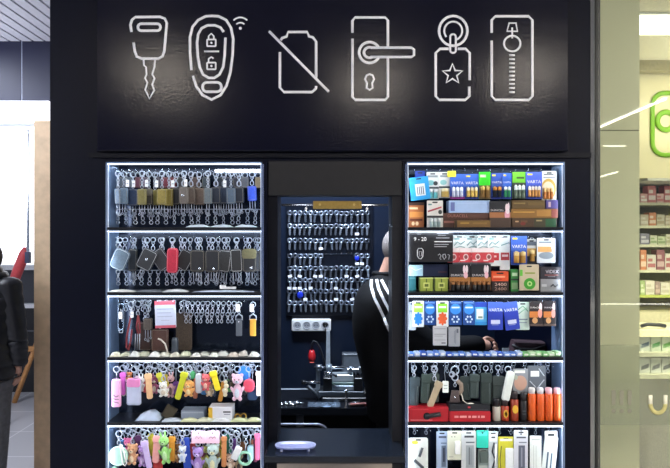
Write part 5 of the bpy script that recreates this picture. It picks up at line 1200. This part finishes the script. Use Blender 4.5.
def navy(a, b, y, lab, tilt): return pack(a, 302, b, 330, 2, y, '#2a3fae', [('r',0,0,1,.34,'#4a6ac8'),('t','VARTA',.5,.28,.9,'#f0f4ff'),('r',.2,.64,.8,.78,'#c8d0e8'),('r',.25,.8,.7,.83,'#8090c8')], lab, 'battery pack', G, tilt=tilt)
navy(488, 503, .030, 'royal blue card with white capitals, hanging straight', 0); navy(502.5, 517, .036, 'royal blue card with white capitals, hanging askew', -.12)
pack(516, 302, 529.5, 330, 2, .044, '#c8dcd0', [('l',((.1,.3),(.5,.14),(.9,.34)),'#5a9a78',.5),('l',((.2,.42),(.8,.2)),'#7ab094',.5),('r',.15,.6,.85,.64,'#7a8a94'),('r',.2,.72,.8,.75,'#8a9aa4')], 'white and pale green card next to the askew royal blue one', 'battery pack', G)
for a, b, lab in ((529.5,543,'black and orange battery card next to the pale green card'),(543.5,556,'black and orange battery card at the end of the third row')):
    pack(a, 301, b, 326, 2, .030, '#2a2224', [('t','DURACELL',.45,.26,.78,'#e8e0e0'),('e',.82,.25,.1,.18,'#f0dce0'),('e',.78,.5,.16,.18,'#e89a8c'),('r',0,.42,.62,.66,'#c87a3c'),('e',.4,.78,.2,.12,'#c89868'),('r',0,.92,1,1,'#5a4a44')], lab, 'battery pack', 'black and orange cards in the third right row')
pack(433, 326, 447, 345.5, 2, .024, '#b8bcc2', [('r',.1,.12,.9,.16,'#8a8e96'),('r',.1,.4,.9,.44,'#8a8e96'),('r',.1,.5,.7,.53,'#8a8e96'),('r',.1,.7,.9,.73,'#8a8e96'),('r',.6,.84,.9,.9,'#5a5e66')], 'grey printed info card below the orange wheel card', 'info card', name='info_card', hole=False)
pack(448.5, 327, 460, 346.5, 2, .028, '#9aa0a8', [('r',.5,.2,.54,.8,'#787e88'),('r',.6,.15,.64,.85,'#787e88'),('r',.7,.1,.86,.3,'#5f656e')], 'grey info card printed sideways beside the first', 'info card', name='info_card', hole=False)
for i in range(24):
    px = 411 + i*6.4; gcol = px > 520
    c = ('#7ac078','#b8d8b0','#98c890')[i % 3] if gcol else ('#5a86d8','#b8cdf0','#3a62c0','#86a8e4')[i % 4]
    kk_ = U(.006); m = MB(kk_); w = 6.6 + random.uniform(-.6,.6); hh = 4.4 + random.uniform(-.9,1.0)
    m.slab(-w/2, w/2, 0, hh, 0, 9, plastic(c), 1.2, .8); m.slab(-w*.3, w*.3, hh*.35, hh*.7, -.15, .5, plastic('#eef3fb' if not gcol else '#eaf6e4'), .4)
    o = m.build('small_packet', loc=Vector((W(px,0,.006).x, .004 + .002*(i % 3), ZS[2]+.0003))); o.rotation_euler = (0,0,random.uniform(-.06,.06))
    tag(o, ('pale green' if gcol else 'blue and white') + ' little packet along the edge of the third right shelf, %s in line' % ORD[i], 'packet', 'little packets along the third right shelf')
# side desk behind the open row, with a bag and a card holder
zd = W(0, 352.5, .5).z
dk = thing('side_desk', 'narrow black side desk inside the kiosk behind the battery cabinet', 'desk', (.72, .42, .1))
m = MB(); m.box(-.13, .28, -.17, .05, zd-.13, zd-.1, mat('#101216', .4)); m.build('desk_top', dk)
for x in (-.11, .26):
    for y in (-.14, .02):
        m = MB(); m.tube([(x,y,0),(x,y,zd-.13)], .012, STEEL, 8); m.build('leg', dk)
kb_ = U(.36); bgx = W(527, 0, .36).x
bg = thing('shoulder_bag', 'dark plum shoulder bag with a black strap on the desk behind the cabinet', 'bag', (bgx, .36, zd))
m = MB(kb_); m.prism([(-18,0),(18,0),(16.5,17),(-14,18.5)], -6, 8, mat('#3a2830', .6, var=.15, bump=.2, scale=60), 1.2); m.build('body', bg)
m = MB(kb_); m.tube([(-17,-6.6,15),(-10,-7.4,11),(4,-7.6,10.5),(16,-6.8,14)], 1.5, mat('#14141a', .5), 8, sy=.5); m.build('strap', bg)
m = MB(kb_); m.tube([(-15,-6.5,3),(16,-6.5,2.5)], .35, mat('#5a3a40', .5), 5); m.build('seam_piping', bg)
m = MB(kb_); m.slab(-3.3, 3.3, 0, 11.5, -.4, .4, mat('#e4e9f2', .5), .6); o = m.build('white_ticket', loc=(W(507.5,0,.30).x, .335, zd+.0005)); o.rotation_euler=(-.08,.06,0); tag(o, 'small white ticket propped between the hands and the plum bag', 'ticket')

# ---------------------------------------------------------------- fourth row: torches, sleeves, lighters
def sleeve(a, b, py0, py1, y, col, lab, tilt=0):
    w, h = b-a, py1-py0; k = U(y); px = (a+b)/2
    t = thing('torch_pouch', label=lab, cat='torch pouch', loc=hang_loc(px, 3, y), group='dark nylon torch pouches'); z0 = (zpx(py0, y) - ZTOP[3] + HKD)/k
    m = MB(k); keyring(m, -2.4, 2.4, .5); clasp(m, -4.4, max(.5, (-z0-4.4)/8.8)); m.build('ring', t)
    nm = mat(col, .75, var=.2, bump=.4, scale=240); m = MB(k); m.slab(-w/2, w/2, z0-h, z0, -2.2, 2.2, nm, 1.6, 1.0)
    m.tube([(w*.28,-2.25,z0-1.5),(w*.28,-2.25,z0-h+1.5)], .3, mat('#5e6a6c', .7), 5); m.build('pouch', t)
    m = MB(k); m.slab(-w/2-.3, w/2+.3, z0-h*.3, z0+.3, -2.9, -2.0, nm, 1.2, .4); m.build('flap', t); spin(t, (z0-h/2)*k, tilt)
sleeve(409, 419, 377, 406, .040, '#2e3c42', 'dark slate nylon torch pouch with pale edge, at the row start', .06)
sleeve(421, 429.5, 374, 403, .034, '#33433f', 'dark green grey nylon torch pouch, first of the pair before the tan strap', .04)
sleeve(429.5, 438.5, 373, 402, .048, '#3a4844', 'dark green grey nylon torch pouch partly behind the tan strap')
sleeve(461, 470, 376, 400, .045, '#2f3c3c', 'dark teal nylon torch pouch left of the two middle ones', -.1)
sleeve(469.5, 478.5, 374, 398, .034, '#384645', 'dark teal nylon torch pouch above the pale spoon shape', .03)
sleeve(480.5, 491, 373, 404, .034, '#2b3836', 'long dark nylon torch pouch above the red box end')
sleeve(492, 504, 376, 406, .042, '#313c3b', 'wide dark nylon torch pouch left of the white stick')
strap_charm(434.5, 3, 381, 6.5, 27, '#b8a88c', .022, 'tan leather strap charm swinging over the red flashlight box', 'leather charms over the red boxes', tilt=.38)
t = thing('price_tag', 'white hanging price tag right of the tan leather strap', 'price tag', hang_loc(445.5, 3, .020)); k = U(.02)
m = MB(k); m.slab(-3, 3, -26, -14.5, -.4, .4, mat('#eef6f2', .5, var=0), .8); m.box(-1.8, 1.8, -.5, -.3, -19, -18.4, mat('#8a9a98', .6)); m.box(-1.8, 1.8, -.5, -.3, -22, -21.4, mat('#8a9a98', .6)); m.build('card', t)
m = MB(k); m.tube([(0,0,1),(-1,0,-6),(0,0,-15)], .25, SILVER, 5); m.build('string', t)
t = thing('leather_charm', 'brown leather bag charm with silver rings over the red boxes', 'key charm', hang_loc(455, 3, .024)); k = U(.024)
m = MB(k); keyring(m, -4, 4, .7); keyring(m, -11, 3.2, .7); clasp(m, -13.5, .8); m.ring((-3,0,-8), 2.6, .7, SILVER, 'y'); m.build('ring', t)
LB = leather('#6e5a50'); m = MB(k); m.prism([(-5.5,-36),(5,-36),(3.5,-24),(-3.5,-24)], -1.5, 1.5, leather('#4e4242'), .6); m.ball((-.5,-1.8,-30.5), 1.1, CHROME, 8, 6); m.build('pouch', t)
m = MB(k); m.tube([(2,0,-14),(6,0,-18),(6.5,0,-24),(4,0,-28)], 2.2, mat('#8a7a6c', .6, var=.15), 8, sy=.5); m.build('strap', t)
m = MB(k); m.tube([(6,0,-26),(8,-.5,-34),(12,-1,-37)], .6, mat('#d8d4c8', .4)); m.ball((15,-1.2,-37.6), (4.2,.9,1.6), mat('#e4e0d0', .4), 12, 6); m.build('spoon_tag', t)
for i in range(13): snap_hook(413+i*11.2, 3, 0, .098, 'small steel snap hook behind the torch pouches, %s along' % ORD[i], 'snap hooks behind the torch pouches', .85)
t = pouch_charm(508, 3, 371, 8, 30, '#dfe8e2', .024, 'white stick lamp hanging askew before the clear bag', None, tilt=.2, r_=.3, cat='lamp', name='stick_lamp')
pack(513, 369, 528, 394, 3, .040, '#8a8f94', [('e',.5,.56,.42,.3,'#c09a88'),('r',.1,.06,.8,.16,'#e8ecd8'),('e',.2,.34,.12,.1,'#a8b0a0')], 'clear bag with a pinkish disc inside, above the little bottles', 'bag', name='clear_bag', thick=2, hole=False)
pack(528, 366, 546, 391, 3, .046, '#5d646c', [('r',.15,.2,.62,.42,'#e4e8e4'),('l',((.1,.6),(.5,.9),(.9,.55)),'#b8c0c8',.5),('l',((.6,.1),(.9,.4)),'#c8d0d8',.5)], 'crinkled clear bag with a white label, next to the pinkish disc bag', 'bag', name='clear_bag', thick=2, hole=False)
bx_, tb_ = box_item(408.5, 448.5, 14.2, 3, .004, 14, '#b01c28', [('l',((.42,.62),(.8,.46)),'#16161c',2.6),('e',.46,.6,.09,.26,'#101014'),('r',.04,.1,.5,.16,'#c83a44'),('r',.05,.85,.6,.9,'#d88088')], 'red box with a black flashlight picture on the fourth right shelf', 'box')
b9, t9 = box_item(449.5, 490.5, 10.6, 3, .004, 14, '#b8202c', [('r',.12,.42,.22,.62,'#e89a98'),('r',.25,.42,.42,.62,'#e89a98'),('r',.46,.42,.52,.62,'#e89a98'),('r',.55,.42,.66,.62,'#e89a98'),('r',.69,.42,.74,.62,'#e89a98'),('r',.77,.42,.86,.62,'#e89a98')], 'long red box with a line of pale lettering under the black box', 'box')
box_item(449, 490, 6.4, 3, .006, 13, '#1e2026', [('r',.46,.3,.52,.55,'#c83040'),('r',.05,.75,.95,.85,'#3a3d45')], 'flat black box with a red dot on the long red box', 'box', z=t9)
def bottle(px, w, h, col, cap, lab, prints=(), y=.012, caph=.28):
    k = U(y); t = thing('lighter_bottle', lab, 'bottle', Vector((W(px,0,y).x, y+w/2*k, ZS[3]+.0003)), group='little bottles on the fourth right shelf'); r = w/2
    m = MB(k); hb = h*(1-caph); m.lathe([(r*.95,0),(r,.5),(r,hb-1),(r*.8,hb)], (0,0,0), plastic(col), 14)
    for q in prints: m.disc(q[0], hb*q[1], q[2], q[3], -r-.12, -r*.7, plastic(q[4]), 14)
    m.build('body', t)
    m = MB(k); m.lathe([(r*.82,hb-.2),(r*.85,h*.96),(r*.7,h)], (0,0,0), plastic(cap), 12); m.build('cap', t)
bottle(497.5, 8, 22, '#b8b4a8', '#1a1a1e', 'little off-white bottle with black cap right of the red boxes', caph=.36)
bottle(506, 8, 21, '#a83c22', '#2a1e1e', 'little rust red bottle with a gold ring mark', [(0,.5,2.4,4,'#d8a83a'),(0,.5,1.2,2.4,'#a83c22')], caph=.3)
bottle(515.5, 8, 29, '#9a3a20', '#2c2426', 'tall rust orange bottle with a yellow emblem', [(0,.55,2.8,4.2,'#e0b83a')], caph=.26)
bottle(524.5, 7, 28, '#17181b', '#26272b', 'slim black bottle beside the orange lighters', [(0,.5,2,.5,'#5a5c60'),(0,.35,2,.4,'#5a5c60')])
for i in range(4): bottle(533+i*8.5, 7.9, 32.5, '#d85a1c', ('#e8e4e2','#dfe0e4','#f0b8c0','#eec0c8')[i], 'tall orange lighter with pale cap, %s of four by the cabinet side' % ORD[i], caph=.17)

# ---------------------------------------------------------------- fifth row: cables and adapters
G = 'cable packs on the lowest right shelf in view'
pack(408.5, 438, 428, 482, 4, .024, '#e2e8e4', [('e',.32,.1,.17,.045,'#d8dc50'),('l',((.72,.22),(.56,.42)),'#4a5058',1.5),('l',((.3,.5),(.75,.68)),'#3e444c',1.7)], 'white pack with yellow dot and two dark sticks, at the lowest row start', 'cable pack', G, name='cable_pack', r_=1.8)
pack(436.5, 431.5, 447.5, 482, 4, .040, '#a8bcd8', [('r',.2,.09,.9,.13,'#4a5468'),('r',.4,.22,.9,.24,'#5a6a88'),('r',.45,.28,.85,.7,'#6a7a92'),('r',.6,.32,.74,.6,'#2a3448')], 'pale blue pack with a dark cable window left of the white adapter', 'cable pack', G, name='cable_pack')
pack(447.5, 431, 462, 460, 4, .028, '#d8dcc8', [('e',.3,.2,.04,.02,'#6a6e60'),('e',.5,.2,.04,.02,'#6a6e60'),('r',.1,.88,.4,.9,'#9a9e90'),('v',.5,.34,.86,.78,'#f4f6f4',2.4,'adapter')], 'cream square pack with a white adapter in the lowest row', 'adapter pack', G, name='adapter_pack')
pack(461.5, 431, 476, 482, 4, .024, '#c8ced0', [('r',.2,.09,.85,.13,'#3c4248'),('r',.3,.21,.9,.235,'#5c646c'),('r',.3,.28,.85,.72,'#9aa4a8'),('r',.5,.32,.56,.66,'#4a525a'),('r',.62,.34,.68,.66,'#7a848c')], 'pale grey pack with a cable window right of the white adapter', 'cable pack', G, name='cable_pack')
pack(476.5, 430.5, 488.5, 448, 4, .030, '#2cc8b0', [('r',.1,.1,.9,.3,'#5ae0cc'),('e',.5,.14,.08,.05,'#1a6a60')], 'turquoise header card above the dark adapter', 'adapter pack', G, name='adapter_pack')
pack(478, 449, 489, 482, 4, .042, '#8a9a96', [('v',.15,.05,.85,.4,'#56645f',2.5,'adapter'),('r',.1,.5,.9,.9,'#b4c0bc')], 'grey green adapter pack below the turquoise card', 'adapter pack', G, name='adapter_pack')
pack(488.5, 431.5, 498, 482, 4, .034, '#c2ccd0', [('r',.1,.05,.9,.2,'#e6ecee'),('r',.3,.1,.7,.13,'#3a4046'),('l',((.6,.22),(.4,.4),(.7,.55),(.3,.8),(.5,.95)),'#2a3036',.8),('l',((.8,.25),(.7,.6),(.8,.95)),'#eef2f4',1.0)], 'clear pack with black and white coiled cable', 'cable pack', G, name='cable_pack')
pack(498.5, 437, 513.5, 482, 4, .030, '#d0cc3c', [('r',.1,.04,.92,.09,'#f0f0e0'),('l',((.2,.2),(.1,.5),(.2,.9)),'#6a6e30',.5),('v',.45,.24,.98,.75,'#e8eef0',1.6,'cable'),('r',.55,.45,.9,.5,'#4a5260')], 'yellow pack with a white cable blister', 'cable pack', G, name='cable_pack')
pack(514, 430.5, 528, 482, 4, .024, '#cfd3dc', [('r',.18,.12,.85,.15,'#4a4e5c'),('r',.35,.22,.9,.24,'#6a7080'),('r',.32,.29,.78,.78,'#5c6272'),('r',.5,.33,.6,.7,'#8a90a0'),('e',.5,.07,.06,.015,'#2a2e36')], 'silver white pack with dark grey cable window beside the white pen packs', 'cable pack', G, name='cable_pack')
pack(530, 436, 541.5, 482, 4, .030, '#e4ece8', [('r',.3,.2,.34,.8,'#b8c4c0'),('r',.5,.22,.56,.7,'#c8d2ce'),('r',.15,.06,.85,.09,'#c0cac6')], 'slim plain white pen pack hanging straight', 'pen pack', G, name='pen_pack', hole=False)
pack(545, 431, 557.5, 438, 4, .038, '#e8efec', [('r',.25,.4,.75,.7,'#2a2e32')], 'white header tab of the tilted pen pack', 'card', name='header_card', hole=False)
pack(545, 437, 558.5, 482, 4, .032, '#dfe9e6', [('r',.28,.34,.4,.8,'#3c5a70'),('r',.58,.36,.68,.8,'#4a6a80'),('r',.1,.06,.9,.08,'#c0ccc8')], 'white pen pack with two blue bars, hanging askew at the row end', 'pen pack', G, name='pen_pack', tilt=.1, hole=False)
for i in range(12): snap_hook(414+i*12.2, 4, 0, .100, 'small steel snap hook behind the cable packs, %s along' % ORD[i], 'snap hooks behind the cable packs', .8)

# ---------------------------------------------------------------- pharmacy shelves behind the glass
yp = 2.30; kp = U(yp)
sx_ = W(628, 0, yp).x
ph = thing('pharmacy_shelves', 'cream pharmacy shelving with white edges behind the glass shopfront', 'shelving', (sx_, yp, 0))
edges_ = [203.5, 226.5, 245.5, 271, 296]
m = MB(); m.box(0, 1.6, .40, .44, .0, W(0,180,yp).z, mat('#a39c80', .6)); m.build('back_board', ph)
m = MB(); m.box(0, 1.6, -.29, .42, W(0,180.5,2.01).z, W(0,178.2,2.01).z, mat('#c9c8c0', .5)); m.build('top_board', ph)
for i, e in enumerate(edges_):
    m = MB(); m.box(0, 1.6, 0, .40, W(0,e+1.6,yp).z, W(0,e-1,yp).z, mat('#d8d6b8' if i < 4 else '#b8c060', .5)); m.build('shelf', ph)
m = MB(); m.box(0, 1.6, -.02, .40, W(0,335,yp).z, W(0,312,yp).z, mat('#d8cfa8', .5)); m.build('drawer_front', ph)
yq = 1.6; m = MB(); m.box(0, 1.6, yq-yp, .40, .02, W(0,374,1.72).z-.031, mat('#d8d2ba', .5)); m.box(0, 1.6, yq-yp-.004, yq-yp, W(0,455,yq).z-.03, W(0,455,yq).z, mat('#a39c80', .6)); m.build('cabinet_base', ph)
def pale(c, q=.35):
    return '#' + ''.join('%02x' % round(int(c[i:i+2], 16)*(1-q) + v*q) for i, v in ((1, 222), (3, 214), (5, 198)))
def meds(edge, h0, cols, y, wds, row, z=None):
    px = 640.5
    z = W(0, edge-1, yp).z + .0004
    for i, (c, p, w, h, wd) in enumerate(cols):
        kq = U(y); m = MB(kq); m.slab(-w/2, w/2, 0, h, 0, 10, card(pale(c)), .2, .15)
        m.box(-w*.42, w*.42, -.12, .2, h*.16, h*.42, card(pale(p))); m.box(-w*.4, w*.1, -.12, .2, h*.55, h*.75, card(pale(p)))
        xx = W(px + w/2, 0, y).x
        o = m.build('medicine_box', loc=Vector((xx, y, z)))
        tag(o, '%s medicine box on the %s pharmacy shelf, %s from the pillar' % (wd, row, ORD[i]), 'medicine box', 'medicine boxes on the %s pharmacy shelf' % row); px += w + .6
R_ = ('#c8424c','#f0d8d8'); 
meds(203.5, 0, [('#d88a90','#f4e8e8',7,9,'pink'),('#c84a54','#f0dada',8,17,'red'),('#e0a0a4','#c84a54',7,9,'pale rose'),('#c23c48','#f2e0e0',9,17,'deep red'),('#dcc8c0','#c86a6c',8,10,'cream and red'),('#c8b8a8','#8a5a50',8,12,'beige')], yp+.02, None, 'top')
meds(226.5, 0, [('#c8b89a','#e8e0c8',8,11,'tan'),('#d8682c','#f0d0b0',7,13,'orange'),('#d0c8a8','#a89468',8,11,'straw coloured'),('#c4b090','#e8dcc0',8,10,'light brown'),('#c8c060','#7a8a38',8,14,'olive yellow')], yp+.02, None, 'second')
meds(245.5, 0, [('#5a5a78','#c8c8d8',9,11,'slate violet'),('#c8d0b0','#7a9a58',7,9,'pale green'),('#b8c898','#6a8a48',8,8,'moss green'),('#d8d8c0','#a8a878',9,10,'ivory')], yp+.02, None, 'third')
meds(271, 0, [('#d86830','#f0c8a8',6,20,'tall orange'),('#d8d0c4','#a84048',9,15,'white and crimson'),('#7a2a38','#c8a0a0',8,20,'dark crimson'),('#e4dcd0','#a83c44',9,16,'cream and crimson')], yp+.02, None, 'fourth')
meds(296, 0, [('#88a858','#d0dcb0',4.5,14,'slim green'),('#dcd6c4','#b8b09a',9,14,'white'),('#8a6a64','#b89a90',5,13,'dull mauve'),('#e0dac8','#bcb49c',9,12,'off-white'),('#d4ceb8','#a8a08a',8,13,'sand coloured')], yp+.02, None, 'fifth')
# counter with displays of packets before the shelving
zc2 = W(0, 330, 1.7).z
m = MB(); m.box(0, 1.2, 0, .35, zc2-.05, zc2, mat('#d9d0aa', .5)); m.build('counter_board', ph).location = (W(634,0,1.7).x - sx_, 1.7-yp, 0)
m = MB(); m.tube([(0,0,0),(.05,0,.012),(.13,0,.008),(.18,0,0)], .014, mat('#17171a', .4), 8, sy=.8); o = m.build('spectacle_case', loc=Vector((W(641,0,1.75).x, 1.75, zc2+.02))); tag(o, 'black curved case lying on the pharmacy counter behind the glass', 'case')
zs2 = W(0, 352, 1.72).z; zs3 = W(0, 374, 1.72).z
for j, (zz_, lab) in enumerate(((zs2, 'upper'), (zs3, 'lower'))):
    m = MB(); m.box(0, 1.2, -.02, .30, zz_-.03, zz_, mat('#c9c4ac', .5)); m.build('shelf', ph).location = (W(634,0,1.72).x - sx_, 1.72-yp, 0)
    for i in range(5):
        px = 645 + i*11; kq = U(1.74); c, p = ((('#c8ccc4','#5a6a7a'),('#ccd4c0','#5a9a58'),('#d0d8c4','#68a050'),('#c8ccc4','#7a8a9a'),('#ccd0c8','#5a8a6a'))[i] if j == 0 else ('#cfd0ca','#4a4c52'))
        m = MB(kq); m.slab(-5, 5, 0, 15, 0, 10, card(c), .2, .15); m.prism([(-4,3),(3.5,5.5),(4,10),(-3.5,7)], -.15, .2, card(p))
        tag(m.build('packet_box', loc=Vector((W(px,0,1.74).x, 1.74, zz_+.0004))), 'pale box with slanted %s print on the %s counter shelf, %s from the pillar' % (('slate','green','leaf green','grey','teal')[i] if j == 0 else 'dark', lab, ORD[i]), 'box', 'boxes on the %s counter shelf' % lab)
# ---------------------------------------------------------------- general light
area('corridor_fill', (-4.4, -3.0, 3.3), (0, math.radians(-38), 0), 2.2, 2.0, 250, (.93, .94, 1))  # added fill without a fixture, kept out of the sign's reflection
area('corridor_fill', (4.4, -3.0, 3.3), (0, math.radians(38), 0), 2.2, 2.0, 380, (1, .96, .88))  # added fill on the other side, brightens facade and pillar
area('corridor_fill', (-3.4, 1.0, 3.3), (0, 0, 0), 1.2, 1.2, 75, (.85, .9, 1))  # added fill for the wooden column and left side, no fixture
area('hatch_lamp', (.0, .55, 2.92), (0, 0, 0), .9, .25, 60, (.72, .84, 1))
area('bench_fill', (-.25, .5, 2.9), (math.radians(12), 0, 0), .4, .1, 18, (.85, .92, 1))  # added fill for the key machine, no such lamp in the kiosk
area('ceiling_fill', (-3.3, .9, 2.3), (PI, 0, 0), 1.4, 1.4, 28, (.9, .93, 1))  # added uplight out of view, lifts the slatted ceiling on the left
area('shop_front_fill', (2.5, .6, 2.95), (math.radians(23), 0, 0), 1.0, .3, 26, (1, .96, .86), spread=70)  # made-up spot out of view, brightens the pharmacy counter front
